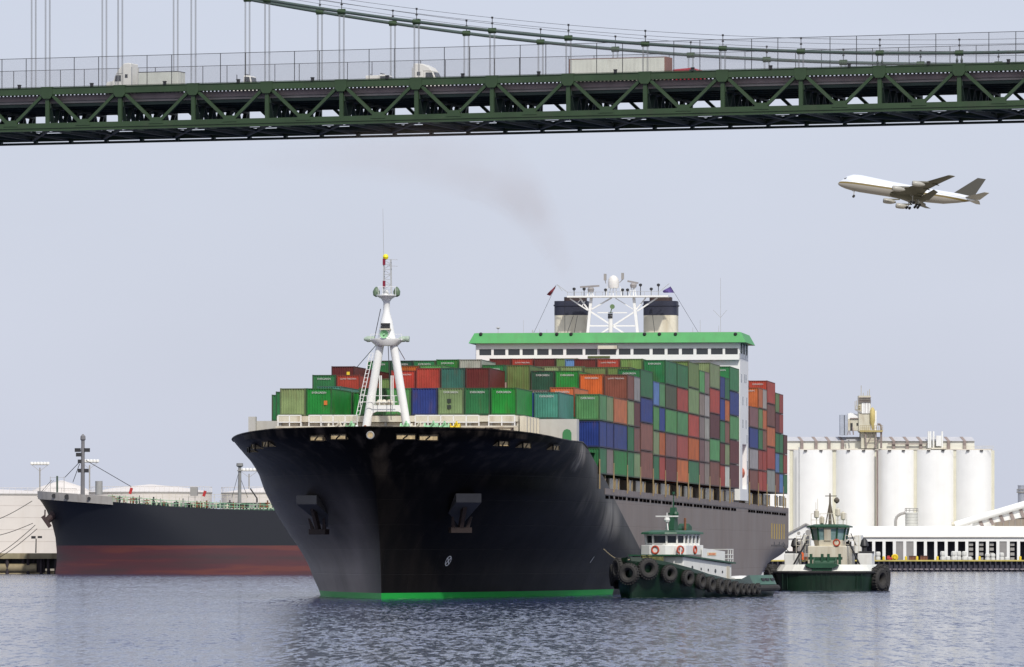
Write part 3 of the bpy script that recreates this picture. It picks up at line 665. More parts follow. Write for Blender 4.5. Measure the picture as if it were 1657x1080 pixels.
for k in range(5): st_.box(12.0, 12.15, 11 + 2.4 * k, 11.4 + 2.4 * k, 14, 17.0)
st_.build('platform_side', CREAM, ship)
# winches, bollards and boxes standing behind the bulwark
def winch(px, mt, s_=3.0, w=1.3):
    p = SP(px, 690, s_); o = MB(); o.box(p.x - w / 2, p.x + w / 2, s_ - .5, s_ + .5, 14.0, 15.3)
    o.lathe([(.55, -w / 2), (.55, -w / 2 + .12), (.33, -w / 2 + .12), (.33, w / 2 - .12), (.55, w / 2 - .12), (.55, w / 2)], 14, (p.x, s_, 15.75), 'x')
    o.bar((p.x - w / 2, s_, 15.2), (p.x + w * .2, s_ - .4, 16.35), .14); o.bar((p.x + w / 2, s_, 15.2), (p.x + w * .1, s_ + .3, 16.5), .12)
    return o.build('mooring_winch', mt, ship, 40)
winch(698, MINT); winch(716, MINT, 4.0); winch(736, YELLOW, 5.5, 1.0); winch(545, CREAM, 3.0, 1.6); winch(566, MINT, 3.5, .9); winch(655, MINT, 3.0, .8); winch(676, CREAM, 4, 1.2)
# crew on the forecastle: one body each, helmet as a part
def person(name, label, base, rotz, cloth, helm, pose=0):
    sk = {'pel': (0, 0, .95), 'spi': (0, 0, 1.2), 'che': (0, 0, 1.42), 'nec': (0, -.02, 1.55), 'hed': (0, -.03, 1.70)}
    V = list(sk.values()); E_ = [(0, 1), (1, 2), (2, 3), (3, 4)]; rad = [.16, .15, .17, .065, .105]
    def chain(root, pts, rs):
        prev = root
        for p, r in zip(pts, rs): V.append(p); rad.append(r); E_.append((prev, len(V) - 1)); prev = len(V) - 1
    for sg in (-1, 1):
        chain(0, [(sg * .1, 0, .86), (sg * .11, -.03, .48), (sg * .11, .01, .09), (sg * .11, -.16, .05)], [.1, .075, .055, .045])
        sw_ = .25 if pose == 0 else .55
        chain(2, [(sg * .19, 0, 1.42), (sg * .25, -.02, 1.15), (sg * .2, -sw_, 1.02), (sg * .17, -sw_ - .14, 1.02)], [.07, .055, .042, .04])
    me = bpy.data.meshes.new(name); me.from_pydata(V, E_, []); o = bpy.data.objects.new('body', me); COL.objects.link(o)
    md = o.modifiers.new('skin', 'SKIN'); sv = me.skin_vertices[0].data
    for k, r in enumerate(rad): sv[k].radius = (r, r * (.8 if k < 3 else 1))
    sv[0].use_root = True
    sub = o.modifiers.new('sub', 'SUBSURF'); sub.levels = sub.render_levels = 1
    me.materials.append(cloth)
    t = thing(name, label, 'person', base, rotz); o.parent = t
    hd = MB(); hd.lathe([(.15, 0), (.15, .03), (.12, .09), (.07, .13), (.01, .145)], 12, (0, -.03, 1.755)); hd.lathe([(.02, -.16), (.085, -.1), (.1, 0), (.1, .06)], 10, (0, -.045, 1.74)); hd.build('helmet', helm, t, True)
    return t
skinm = mat('skin', (.35, .2, .14), .6)
def at_ship(px, s_, h): p = SP(px, 700, s_); return SW(p.x, s_, h)
person('person', 'crew member in orange vest and white helmet at the left of the forecastle', at_ship(450.5, 15.5, 14.0), -.3, mat('vest_orange', (.75, .16, .02), .8), WHITE2)
person('person', 'crew member in dark work clothes and white helmet left of the foremast foot', at_ship(577, 3.0, 14.2), .2, mat('work_clothes_brown', (.10, .06, .045), .8), WHITE2, 1)
person('person', 'crew member in dark work clothes and brown helmet right of the foremast foot', at_ship(591, 2.2, 14.2), -.2, mat('work_clothes_grey', (.12, .085, .065), .8), RUST, 1)
# ---------------------------------------------------------------- shipping containers
CONT = mat('container_paint', (1, 1, 1), .5, spec=.28, var=.2, scale=.8, streak=.36, rust=(.12, .06, .035), objcol=True, stz=.25)
CFRAME = mat('container_frame_paint', (1, 1, 1), .6, var=.2, scale=1.5, streak=.65, rust=(.09, .045, .03), objcol=True)
LETTER = mat('white_lettering', (.58, .58, .56), .6, var=.05)
PAL = {
 'bright green': (.012, .235, .03), 'green': (.025, .17, .055), 'dark green': (.018, .085, .045), 'light green': (.075, .27, .075),
 'olive green': (.135, .22, .06), 'pale olive green': (.21, .30, .12), 'dark olive green': (.055, .075, .03), 'teal': (.055, .25, .18), 'blue': (.012, .035, .20),
 'pale blue': (.09, .2, .42), 'red': (.37, .045, .026), 'maroon': (.12, .022, .020), 'brown': (.215, .072, .048), 'orange': (.50, .115, .014),
 'grey': (.33, .31, .28), 'white': (.6, .6, .58), 'tan': (.25, .19, .16), 'mauve brown': (.22, .10, .09), 'dark teal': (.035, .12, .095),
}
CMESH = {}
def cont_mesh(L, H):
    if (L, H) in CMESH: return CMESH[L, H]
    w = 2.438 / 2; l = L / 2
    def corr(n, a, b, dep):
        o = []; p = (b - a) / n
        for k in range(n): o += [(a + p * k, 0), (a + p * (k + .32), 0), (a + p * (k + .5), dep), (a + p * (k + .82), dep)]
        return o + [(b, 0)]
    fr, sd = .11, .11; ring = []
    for x, d in corr(9, -w + fr, w - fr, .05): ring.append((x, -l + .03 + d))
    for y, d in corr(int(L / .56), -l + fr, l - fr, .022): ring.append((w - .02 - d, y))
    for x, d in corr(9, -w + fr, w - fr, .05): ring.append((-x, l - .03 - d))
    for y, d in corr(int(L / .56), -l + fr, l - fr, .022): ring.append((-w + .02 + d, -y))
    body = MB(); body.loft([[(x, y, .12) for x, y in ring], [(x, y, H - .06) for x, y in ring]], False)
    body.box(-w + .03, w - .03, -l + .05, l - .05, H - .07, H - .035)
    body.box(-w + .03, w - .03, -l + .05, l - .05, .1, .13)
    bo = body.build('body', CONT)
    f = MB()
    for sx in (-1, 1):
        for sy in (-1, 1): f.box(sx * w - (.13 if sx > 0 else 0), sx * w + (.13 if sx < 0 else 0), sy * l - (.13 if sy > 0 else 0), sy * l + (.13 if sy < 0 else 0), 0, H - .004)
        x0, x1 = (w - .07, w - .006) if sx > 0 else (-w + .006, -w + .07)
        f.box(x0, x1, -l + .13, l - .13, .02, .16); f.box(x0, x1, -l + .13, l - .13, H - .09, H - .02)
        y0, y1 = (l - .08, l - .006) if sx > 0 else (-l + .006, -l + .08)
        f.box(-w + .13, w - .13, y0, y1, .02, .17); f.box(-w + .13, w - .13, y0, y1, H - .12, H - .02)
    fo = f.build('frame', CFRAME)
    meshes = (bo.data, fo.data)
    bpy.data.objects.remove(bo); bpy.data.objects.remove(fo)
    CMESH[L, H] = meshes; return meshes
TEXTS = {}
def cont_text(txt, size):
    if txt not in TEXTS:
        TEXTS[txt] = text_mesh(txt, size, .006); TEXTS[txt].materials.append(LETTER)
    return TEXTS[txt]
USED = set()
def container(t, s_front, h, L, H, colname, label, txt=None, group=None, logo=None):
    col = PAL[colname]; j = random.uniform(.86, 1.14); lum = sum(col) / 3; fd = random.uniform(.04, .2); col = tuple(min(1, (c * (1 - fd) + lum * fd) * j * random.uniform(.94, 1.06)) for c in col)
    root = thing('shipping_container', label, 'container', SW(t, s_front + L / 2, h), -PSI, group or 'containers stacked on the ship')
    bm_, fm_ = cont_mesh(L, H)
    b = mesh_obj('body', bm_, root); b.color = (*col, 1)
    f = mesh_obj('frame', fm_, root); f.color = (*[c * .42 for c in col], 1)
    if txt:
        size = .26 if len(txt) < 12 else .20
        if txt == 'xol': size = .55
        mesh_obj('lettering', cont_text(txt, size), root, (0, -L / 2 - .012, H * .83 if txt != 'xol' else H * .66), (R(90), 0, 0))
    if logo:
        lx, lz, mt_ = logo; g = MB(); g.box(lx - .16, lx + .16, -L / 2 - .014, -L / 2 - .004, lz - .2, lz + .2); g.build('logo_panel', mt_, root)
    return root
L40, L20, H8, H9, BASE, TP = 12.19, 6.06, 2.591, 2.896, 11.95, 2.62
def rowt(r): return (r - 6) * 2.5
EV, UN, LT = 'EVERGREEN', 'UNIGLORY', 'LLOYD TRIESTINO'
# the long wall of outer containers on the port side: bay -> tier heights and colours from the deck up
G, g, dg, lg, og, po, do, te, bl, pb, rd_, ma, br, orr, gr, wh_, tn, mv = ('bright green', 'green', 'dark green', 'light green', 'olive green', 'pale olive green', 'dark olive green', 'teal', 'blue', 'pale blue', 'red', 'maroon', 'brown', 'orange', 'grey', 'white', 'tan', 'mauve brown')
wall = {
 0: ([H8] * 3, [(g, tn), (bl, bl), (lg, po)]),
 1: ([H8] * 3, [G, bl, orr]),
 2: ([H8] * 4, [(g, po), (g, br), (po, ma), (br, gr)]),
 3: ([H9, H9, H8, H9], [br, br, bl, g]),
 4: ([H8] * 4, [(g, rd_), (po, orr), (lg, bl), (pb, lg)]),
 5: ([H8] * 5, [ma, mv, lg, do, g]),
 6: ([H8] * 5, [orr, rd_, lg, rd_, g]),
 7: ([H8, H8, H8, H9, H9], [g, orr, rd_, po, og]),
 8: ([H8] * 5, [(mv, tn), (mv, tn), (tn, gr), (tn, gr), (lg, tn)]),
 9: ([H9, H8, H9, H9, H9], [br, lg, ma, rd_, po]),
 10: ([H8] * 5, [(rd_, wh_), (ma, po), (g, br), (bl, orr), (bl, g)]),
 11: ([H9] * 5, [ma, ma, lg, bl, g]),
 13: ([H8] * 4, [br, gr, bl, mv]),
 14: ([H8] * 5, [(rd_, rd_), (rd_, rd_), (g, br), (og, orr), (orr, gr)]),
 15: ([H9, H9, H8, H9, H9], [gr, rd_, orr, br, rd_]),
 16: ([H8] * 5, [(br, pb), (pb, g), (g, g), (ma, rd_), (og, rd_)]),
 17: ([H8] * 3, [g, rd_, ma]),
}
texts_wall = {(0, 2): EV, (2, 3): LT, (3, 3): EV, (5, 4): EV, (11, 4): EV, (15, 4): EV, (14, 4): EV}
tops = {}
colno = 0; sterncol = 0
for n in sorted(wall):
    hs_, cs_ = wall[n]; h = BASE; s_ = bays[n + 2]
    split = any(isinstance(c, tuple) for c in cs_)
    c_ids = []
    for k in range(2 if split else 1):
        if n < 12: colno += 1; c_ids.append(colno)
        else: sterncol += 1; c_ids.append(sterncol)
    for k, (hh, c) in enumerate(zip(hs_, cs_)):
        where = 'of side wall before house' if n < 12 else 'of side wall behind house'
        tier = words(k + 1) + ' tier'
        if isinstance(c, tuple):
            for e in (0, 1):
                container(15.0, s_ + e * (L20 + .07), h, L20, hh, c[e], f'short {c[e]} container, {tier}, {words(c_ids[e])} column {where}', texts_wall.get((n, k)) if e == 0 else None, 'containers stacked on the ship')
        else:
            container(15.0, s_, h, L40 if n != 17 else L20, hh, c, f'long {c} container, {tier}, {words(c_ids[0])} column {where}', texts_wall.get((n, k)), 'containers stacked on the ship')
        h += hh + .028
    tops[n, 12] = BASE
# containers seen end-on: (bay, row, top height, container height, colour, lettering)
YL = mat('logo_yellow', (.7, .5, .03), .6); OL = mat('logo_orange', (.5, .13, .02), .6); BK = mat('logo_black', (.02, .03, .02), .6)
T3 = BASE + TP * 3; fronts = [
 (-2, 2, 19.76, H8, po, None), (-2, 3, 19.76, H8, G, EV), (-2, 5, 19.76, H8, lg, None), (-2, 6, 19.76, H8, lg, None), (-2, 7, 19.76, H8, bl, None), (-2, 8, 19.76, H8, po, EV), (-2, 9, 19.76, H8, g, EV), (-2, 10, 19.76, H8, G, EV),
 (-1, 1, 19.78, H8, g, None), (-1, 2, 19.7, H8, g, None), (-1, 3, 19.7, H8, g, None), (-1, 4, 19.7, H8, G, None), (-1, 5, 19.7, H8, lg, None), (-1, 11, 19.66, H8, te, EV),
 (0, 0, 19.8, H8, g, None), (0, 1, 19.8, H8, g, None), (0, 11, 20.45, H9, orr, EV), (0, 10, 20.2, H8, tn, None), (0, 9, 20.2, H8, g, None), (0, 8, 20.2, H8, po, EV),
 (1, 1, 20.95, H9, te, EV), (1, 4, 22.5, H8, rd_, LT), (1, 5, 22.75, H9, rd_, None), (1, 6, 22.75, H9, 'dark teal', None), (1, 7, 22.75, H9, ma, None),
 (2, 0, 22.45, H8, g, EV), (2, 1, 22.45, H8, rd_, LT), (2, 8, 23.4, H9, og, None), (2, 9, 22.8, H9, dg, EV), (2, 10, 22.8, H9, G, EV), (2, 11, 22.45, H8, orr, EV),
 (3, 0, 23.7, H9, ma, None), (4, 0, 23.7, H9, ma, LT), (3, 2, 22.4, H8, og, None), (4, 2, 24.1, H9, orr, None), (4, 3, 24.2, H9, lg, EV), (4, 10, 23.9, H9, og, None), (4, 11, 23.9, H9, og, None), (4, 8, 24.0, H9, po, None), (4, 9, 24.0, H9, po, None),
 (5, 0, 25.05, H8, g, EV), (5, 1, 25.05, H8, dg, EV), (5, 2, 25.05, H8, g, EV), (5, 3, 25.15, H8, G, EV), (5, 4, 25.15, H8, gr, None), (5, 5, 24.55, H9, g, EV), (5, 9, 25.15, H8, ma, None), (5, 10, 25.15, H8, rd_, LT), (5, 11, 25.15, H8, og, None),
 (6, 8, 25.5, H9, pb, None), (7, 4, 26.0, H9, ma, 'xol'), (7, 5, 26.0, H9, rd_, LT), (7, 6, 26.0, H9, ma, None), (7, 7, 26.0, H9, og, None),
]
logos = {(-2, 3): (.62, 1.2, OL), (3, 0): (.55, 2.1, YL)}
per_rank = {}
for n, r, top, hh, c, tx in fronts: per_rank.setdefault(n, []).append(r)
for n, r, top, hh, c, tx in fronts:
    order = sorted(per_rank[n]).index(r) + 1
    if n == -2: where = f'{words(order)} from left in front rank behind foremast'
    else: where = f'end-on in {words(n + 3)} rank back, {words(r + 1)} row from left'
    ro = container(rowt(r), bays[n + 2], top - hh, L40, hh, c, f'{c} container {"with lettering " if tx else ""}{where}', tx, 'containers stacked on the ship', logos.get((n, r)))
    if (n, r) == (-2, 8):
        for lz in (1.35, .78): g_ = MB(); g_.box(-.35, .02, -L40 / 2 - .014, -L40 / 2 - .004, lz - .19, lz + .19); g_.build('black_square', BK, ro)
    tops[n, r] = top - hh
# everything stowed behind and below them, never seen singly
hidden = MB(); hp = [mat('stowed_' + k.replace(' ', '_'), PAL[k], .5, var=.2) for k in ('green', 'light green', 'maroon', 'red', 'blue', 'orange', 'olive green', 'tan', 'brown')]
fill = {-2: 0, -1: 19.6, 0: 19.7, 1: 19.8, 2: 19.8, 3: 20.6, 4: 22.3, 5: 22.4, 6: 23.9, 7: 24.4, 8: 24.6, 9: 24.9, 10: 24.9, 11: 25.2, 13: 22.2, 14: 24.6, 15: 25.9, 16: 24.4, 17: 19.6}
for n, ft_ in fill.items():
    for r in range(0, 12):
        if n == -1 and not 1 <= r <= 11: continue
        if n == -2: continue
        base = 17.02 if n < 0 else BASE
        top = tops.get((n, r), ft_)
        k = 0; h = top
        L_ = L40 if n != 17 else L20
        while h - base > .35:
            hh = min(H8, h - base); hidden.mi = random.randrange(len(hp)); hidden.box(rowt(r) - 1.215, rowt(r) + 1.215, bays[n + 2] + .04, bays[n + 2] + L_ - .04, h - hh + .03, h - .01); h -= hh
ho = hidden.build('stowed_containers', hp); ho.matrix_world = ship_mw
tag(ho, 'mass of mixed containers stowed behind and beneath the visible stacks', 'containers', None, 'stuff')
# ---------------------------------------------------------------- suspension bridge
BA = Vector((-63.06, 784.0)); BD = Vector((.94516816, -.32658406)); BV = Vector((.32658406, .94516816)); BROT = math.atan2(BD.y, BD.x)
def BM(px, off=0):      # distance along the bridge that shows at column px, off metres behind the near truss
    k = (px - CX) / F; P = BA + BV * off
    return (k * P.y - P.x) / (BD.x - k * BD.y)
def BH_(px, py, off=0):
    m = BM(px, off); P = BA + BV * off + BD * m
    return HC + (YH - py) / F * P.y
BS = 1.15
bridge = thing('suspension_bridge', 'long green steel truss suspension bridge crossing high above the ship', 'bridge', (BA.x * BS, BA.y * BS, HC - HC * BS), BROT)
bridge.scale = (BS, BS, BS)
BG = mat('bridge_green_paint', (.028, .058, .022), .55, var=.22, scale=.35, streak=.35, rust=(.05, .06, .035))
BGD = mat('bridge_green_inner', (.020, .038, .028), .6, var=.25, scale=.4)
DECKC = mat('deck_concrete', (.35, .31, .28), .8, var=.15)
PP, M0, BW = 9.64, 6.37, 18.0
K0, K1 = -4, 17
ML, MR = M0 + PP * K0 - 3, M0 + PP * K1 + 3
TOPH, BOTH = 61.3, 56.0
for y in (0, BW):
    c = MB(); c.box(ML, MR, y - .3, y + .3, TOPH - .85, TOPH); c.box(ML, MR, y - .38, y + .38, TOPH - .06, TOPH + .03); c.build('top_chord', BG, bridge)
    c = MB(); c.box(ML, MR, y - .3, y + .3, BOTH, BOTH + .95); c.box(ML, MR, y - .4, y + .4, BOTH + .32, BOTH + .40); c.box(ML, MR, y - .4, y + .4, BOTH - .03, BOTH + .06); c.build('bottom_chord', BG, bridge)
vert = MB().box(-.24, .24, -.18, .18, BOTH + .95, TOPH - .85).build('truss_vertical', BG, bridge, loc=(M0, 0, 0))
dgr = MB().bar((.45, 0, TOPH - .75), (PP / 2 - .35, 0, BOTH + .85), .36, .4, (0, 1, 0)).build('truss_diagonal', BG, bridge, loc=(M0, 0, 0))
dgl = MB().bar((-.45, 0, TOPH - .75), (-PP / 2 + .35, 0, BOTH + .85), .36, .4, (0, 1, 0)).build('truss_diagonal', BG, bridge, loc=(M0, 0, 0))
gt = MB().prism([(-.75, TOPH + .08), (.75, TOPH + .08), (.75, TOPH - .95), (.45, TOPH - 1.35), (-.45, TOPH - 1.35), (-.75, TOPH - .95)], 'y', -.36, .36).build('top_gusset', BG, bridge, loc=(M0, 0, 0))
gbm = MB().prism([(-.95, BOTH + .6), (.95, BOTH + .6), (.6, BOTH + 1.35), (-.6, BOTH + 1.35)], 'y', -.36, .36).build('bottom_gusset', BG, bridge, loc=(M0 + PP / 2, 0, 0))
first = True
for k in range(K0, K1 + 1):
    for y in (0, BW):
        if k == 0 and y == 0: continue
        x = M0 + PP * k
        for src in (vert, dgr, dgl, gt): inst(src, bridge, (x, y, 0))
        inst(gbm, bridge, (x + PP / 2, y, 0))
# cross frames between the two trusses
cf = MB()
cf.box(-.3, .3, .3, BW - .3, 58.8, 59.38)
cf.box(-.22, .22, .3, BW - .3, BOTH + .05, BOTH + .45)
for j in range(6):
    ya, yb = .6 + j * 2.8, .6 + (j + 1) * 2.8; yc = (ya + yb) / 2
    cf.bar((0, ya, 58.9), (0, yc, BOTH + .4), .5, .3); cf.bar((0, yb, 58.9), (0, yc, BOTH + .4), .5, .3)
cfo = cf.build('cross_frame', BGD, bridge, loc=(M0, 0, 0))
for k in range(K0, K1 + 1):
    if k: inst(cfo, bridge, (M0 + PP * k, 0, 0))
# bottom lateral bracing
lb_ = MB(); lb_.bar((0, .3, BOTH + .15), (PP / 2, BW / 2, BOTH + .15), .42, .3); lb_.bar((PP / 2, BW / 2, BOTH + .15), (PP, .3, BOTH + .15), .42, .3)
lb_.bar((0, BW - .3, BOTH + .15), (PP / 2, BW / 2, BOTH + .15), .42, .3); lb_.bar((PP / 2, BW / 2, BOTH + .15), (PP, BW - .3, BOTH + .15), .42, .3)
lb_.bar((PP / 2, .3, BOTH + .12), (PP / 2, BW - .3, BOTH + .12), .45, .3)
lbo = lb_.build('lateral_bracing', BGD, bridge, loc=(M0, 0, 0))
for k in range(K0, K1):
    if k: inst(lbo, bridge, (M0 + PP * k, 0, 0))
lr = MB(); lr.bar((ML, BW + .9, BOTH - .25), (MR, BW + .9, BOTH - .25), .16, .3)
for k in range(K0, K1 + 1):
    for d_ in (0, PP / 2): lr.box(M0 + PP * k + d_ - .2, M0 + PP * k + d_ + .2, BW + .4, BW + 1.0, BOTH - .4, BOTH + .2)
lr.build('traveller_rail', BGD, bridge)
# deck
dkm = MB(); dkm.box(ML, MR, .75, BW - .75, 59.42, 60.0); dkm.build('road_deck', DECKC, bridge)
for y in (1.0, 4.2, 7.4, 10.6, 13.8, 17.0): MB().box(ML, MR, y - .12, y + .12, 59.02, 59.4).build('stringer', BGD, bridge)
ed = MB(); ed.box(ML, MR, .5, .74, 59.72, 60.36); ed.box(ML, MR, BW - .74, BW - .5, 59.72, 60.08); ed.build('deck_edge', mat('deck_edge_beige', (.24, .19, .18), .8, var=.2), bridge)
pk = MB()
x = ML
while x < MR: pk.box(x, x + .26, .55, .68, 60.08, 60.5); pk.box(x, x + .16, BW - .68, BW - .55, 60.08, 60.5); x += .5
pko = pk.build('kerb_pickets', BGD, bridge); pko['kind'] = 'stuff'
pi = MB()
for y, z in ((BW - 1.2, 57.75), (BW - 1.2, 57.35), (BW - 1.6, 57.0)): pi.tube((ML, y, z), (MR, y, z), .07, None, 6)
pi.build('utility_pipe', BGD, bridge)
# fences
FENCE = bpy.data.materials.new('chain_link'); FENCE.use_nodes = True
N = FENCE.node_tree.nodes; Lk = FENCE.node_tree.links; pb_ = N['Principled BSDF']; pb_.inputs['Base Color'].default_value = (.25, .25, .27, 1); pb_.inputs['Alpha'].default_value = .10
for y, nm in ((-.15, 0), (BW + .15, 1)):
    fpost = MB().box(-.035, .035, -.035, .035, 61.25, 64.95).build('fence_post', DARK, bridge, loc=(M0 - 2.8, y, 0))
    for k in range(K0, K1 + 1):
        for d_ in (-2.8, 3.6):
            if k == 0 and d_ < 0: continue
            inst(fpost, bridge, (M0 + PP * k + d_, y, 0))
    r_ = MB(); r_.bar((ML, y, 64.95), (MR, y, 64.95), .06); r_.bar((ML, y, 61.4), (MR, y, 61.4), .05); r_.build('fence_rail', DARK, bridge)
    mesh_ = MB(); mesh_.box(ML, MR, y - .004, y + .004, 61.4, 64.94); mo = mesh_.build('fence_mesh', FENCE, bridge)
# cables, bands, handrail wires, suspenders
CABLE = mat('cable_green_grey', (.06, .088, .078), .45, var=.15, streak=.2)
ch = lambda m: 62.57 + .00096 * (m - 130.5) ** 2
ROPEM = mat('suspender_rope', (.20, .205, .21), .55, var=.1)
rope = MB().tube((0, 0, 0), (0, 0, 1), .032, None, 6).build('suspender', ROPEM, bridge)
rope_first = True
for y in (0, BW):
    c = MB(); pts = [(m, y, ch(m)) for m in [ML + (MR - ML) * k / 70 for k in range(71)]]; c.path(pts, .21, 10); c.build('main_cable', CABLE, bridge, True)
    for dz in (1.55, 1.0):
        hw = MB(); hw.path([(m, y, ch(m) + dz) for m in [ML + (MR - ML) * k / 50 for k in range(51)]], .022, 4); hw.build('cable_handrail', DARK, bridge)
    for k in range(K0, K1 + 1):
        x = M0 + PP * k; z = ch(x); sl = 2 * .00096 * (x - 130.5)
        b_ = MB(); b_.tube((-.48, 0, -.48 * sl), (.48, 0, .48 * sl), .27, None, 10); b_.box(-.48, .48, -.08, .08, -.33, .33); b_.build('cable_band', BG, bridge, loc=(x, y, z))
        s_ = MB(); s_.bar((0, 0, .3), (0, 0, 1.6), .07); s_.box(-.1, .1, -.1, .1, 1.45, 1.68); s_.box(-.12, .12, -.1, .1, .78, .95); s_.build('handrail_stanchion', DARK, bridge, loc=(x, y, z))
        if z - TOPH > 1.6:
            for dx in (-.34, -.22, .22, .34): 
                q = rope if rope_first else inst(rope, bridge); rope_first = False
                q.location = (x + dx, y, TOPH); q.scale = (1, 1, z - TOPH)
        else:
            for dx in (-.28, .28):
                h_ = MB(); h_.lathe([(.09, TOPH), (.17, TOPH + .45), (.06, TOPH + .8), (.06, z - .3)], 8, (x + dx, y, 0)); h_.build('suspender_socket', BGD, bridge)
        for yy in ((y - .3) if y == 0 else (y + .3),):
            l_ = MB(); l_.box(-.16, .16, -.16, .16, 0, .42); l_.box(-.2, .2, -.2, .2, .3, .42); l_.build('marker_lamp', DARK, bridge, loc=(x - 3.65, yy, TOPH + .02))

# ---------------------------------------------------------------- traffic on the bridge
VW = mat('vehicle_white', (.72, .71, .66), .35, var=.05); VR = mat('vehicle_red', (.35, .012, .025), .3, var=.1); VG = mat('trailer_grey_white', (.60, .62, .55), .5, var=.08, streak=.15)
CHR = mat('chassis_dark', (.03, .03, .03), .6)
def wheel(parent, x, y, z, r=.5, w=.3):
    o = MB(); o.lathe([(r * .55, -w / 2), (r, -w / 2), (r, w / 2), (r * .55, w / 2)], 14, axis='y'); o.lathe([(r * .5, -w / 2 + .05), (r * .5, w / 2 - .05)], 10, axis='y'); return o.build('wheel', BLACK, parent, loc=(x, y, z))
def place(px, off, name, label, cat, flip):
    m = BM(px, off); P = BA + BV * off + BD * m
    t = thing(name, label, cat, (P.x * BS, P.y * BS, HC + (60.0 - HC) * BS), BROT + (math.pi if flip else 0), 'vehicles on the bridge'); t.scale = (BS, BS, BS)
    return t
# local +x is forward; flip turns the vehicle to face left
def tractor(px, off, label, flip, L=6.6, H=4.05, mt=VW, cabtop=True):
    t = place(px, off, 'truck_tractor', label, 'truck', flip); a = L / 2
    c = MB(); c.prism([(-a * .25, .9), (a, .9), (a, 1.75), (a * .93, 2.05), (a * .45, 2.2), (a * .3, 2.95), (-a * .25, 3.0)], 'y', -1.15, 1.15); cab = c.build('cab', mt, t, bevel=.08)
    s = MB(); s.prism([(-a * .85, .9), (-a * .25, .9), (-a * .25, 3.0), (a * .28, 2.98), (a * .1, 3.5), (-a * .3, H - .08), (-a * .62, H), (-a * .85, H - .05)], 'y', -1.2, 1.2); s.build('sleeper', mt, t, bevel=.1)
    for sg in (-1, 1):
        w = MB(); w.prism([(-a * .12, 2.1), (a * .36, 2.1), (a * .27, 2.85), (-a * .12, 2.85)], 'y', sg * 1.155 - .01, sg * 1.155 + .01); w.build('side_window', GLASS, t)
        w = MB(); w.box(-a * .62, -a * .42, sg * 1.205 - .01, sg * 1.205 + .01, 2.5, 2.95); w.build('sleeper_window', GLASS, t)
    w = MB(); w.add([(a * .47, -1.0, 2.22), (a * .47, 1.0, 2.22), (a * .325, 1.0, 2.9), (a * .325, -1.0, 2.9)], [(0, 1, 2, 3)]); w.build('windscreen', GLASS, t)
    st = MB(); st.tube((-a * .9, 1.1, .9), (-a * .9, 1.1, H - .5), .08); st.tube((-a * .9, -1.1, .9), (-a * .9, -1.1, H - .5), .08); st.build('exhaust_stack', STEEL, t)
    ch_ = MB(); ch_.box(-a * 1.25, a * .9, -.45, .45, .6, .9); ch_.build('chassis', CHR, t)
    for x in (a * .65, -a * .75, -a * 1.1):
        for y in (-1, 1): wheel(t, x, y, .5)
    return t
tractor(199, 4.0, 'white sleeper-cab truck tractor facing left, leftmost vehicle on the bridge', True, 3.6, 4.35)
tractor(697, 12, 'white truck tractor with sloping roof fairing facing right on the bridge', False, 4.4, 4.0)
# small box lorry behind the first tractor
t = place(262, 4.0, 'box_trailer', 'plain white box trailer just right of the leftmost truck tractor', 'trailer', True)
b = MB(); b.box(-2.6, 2.6, -1.2, 1.2, .9, 3.15); b.build('box_body', VG, t, bevel=.04)
fr_ = MB(); fr_.box(-2.62, 2.62, -1.22, 1.22, 3.1, 3.18); fr_.build('roof_rail', DARK, t)
fr_ = MB(); fr_.box(-2.6, 2.6, -.5, .5, .6, .9); fr_.build('chassis', CHR, t)
for x in (-2, -1.1):
    for y in (-1, 1): wheel(t, x, y, .5)
def pickup(px, off, label, flip, L, H, mt, van=True):
    t = place(px, off, 'utility_truck', label, 'truck', flip); a = L / 2
    b = MB(); b.prism([(-a, .7), (a, .7), (a, 1.6), (a * .8, 1.8), (a * .62, H - .1), (a * .45, H), (a * .05, H), (a * .02, 1.9), (-a, 1.9)], 'y', -1.0, 1.0); b.build('cab', mt, t, bevel=.07)
    if van:
        v = MB(); v.box(-a, a * .0, -1.02, 1.02, 1.2, H - .08); v.build('box_body', mt, t, bevel=.05)
    for sg in (-1, 1): w = MB(); w.prism([(a * .12, 1.95), (a * .66, 1.95), (a * .56, H - .2), (a * .12, H - .2)], 'y', sg * 1.005 - .01, sg * 1.005 + .01); w.build('side_window', GLASS, t)
    w = MB(); w.add([(a * .80, -.85, 1.85), (a * .80, .85, 1.85), (a * .655, .85, H - .2), (a * .655, -.85, H - .2)], [(0, 1, 2, 3)]); w.build('windscreen', GLASS, t)
    lr_ = MB(); lr_.bar((a * .1, -.7, H + .15), (a * .1, .7, H + .15), .1); lr_.bar((-a * .8, 0, 1.9), (-a * .8, 0, H + .2), .08); lr_.build('roof_rack', DARK, t)
    for x in (a * .6, -a * .6):
        for y in (-.9, .9): wheel(t, x, y, .42, .42, .25)
pickup(398, 11, 'small white utility truck, second vehicle group from the left on the bridge', False, 3.0, 3.0, VW, False)
pickup(617, 12, 'white van-bodied truck with dark windows behind the sloping-roof tractor', False, 3.4, 2.75, VW)
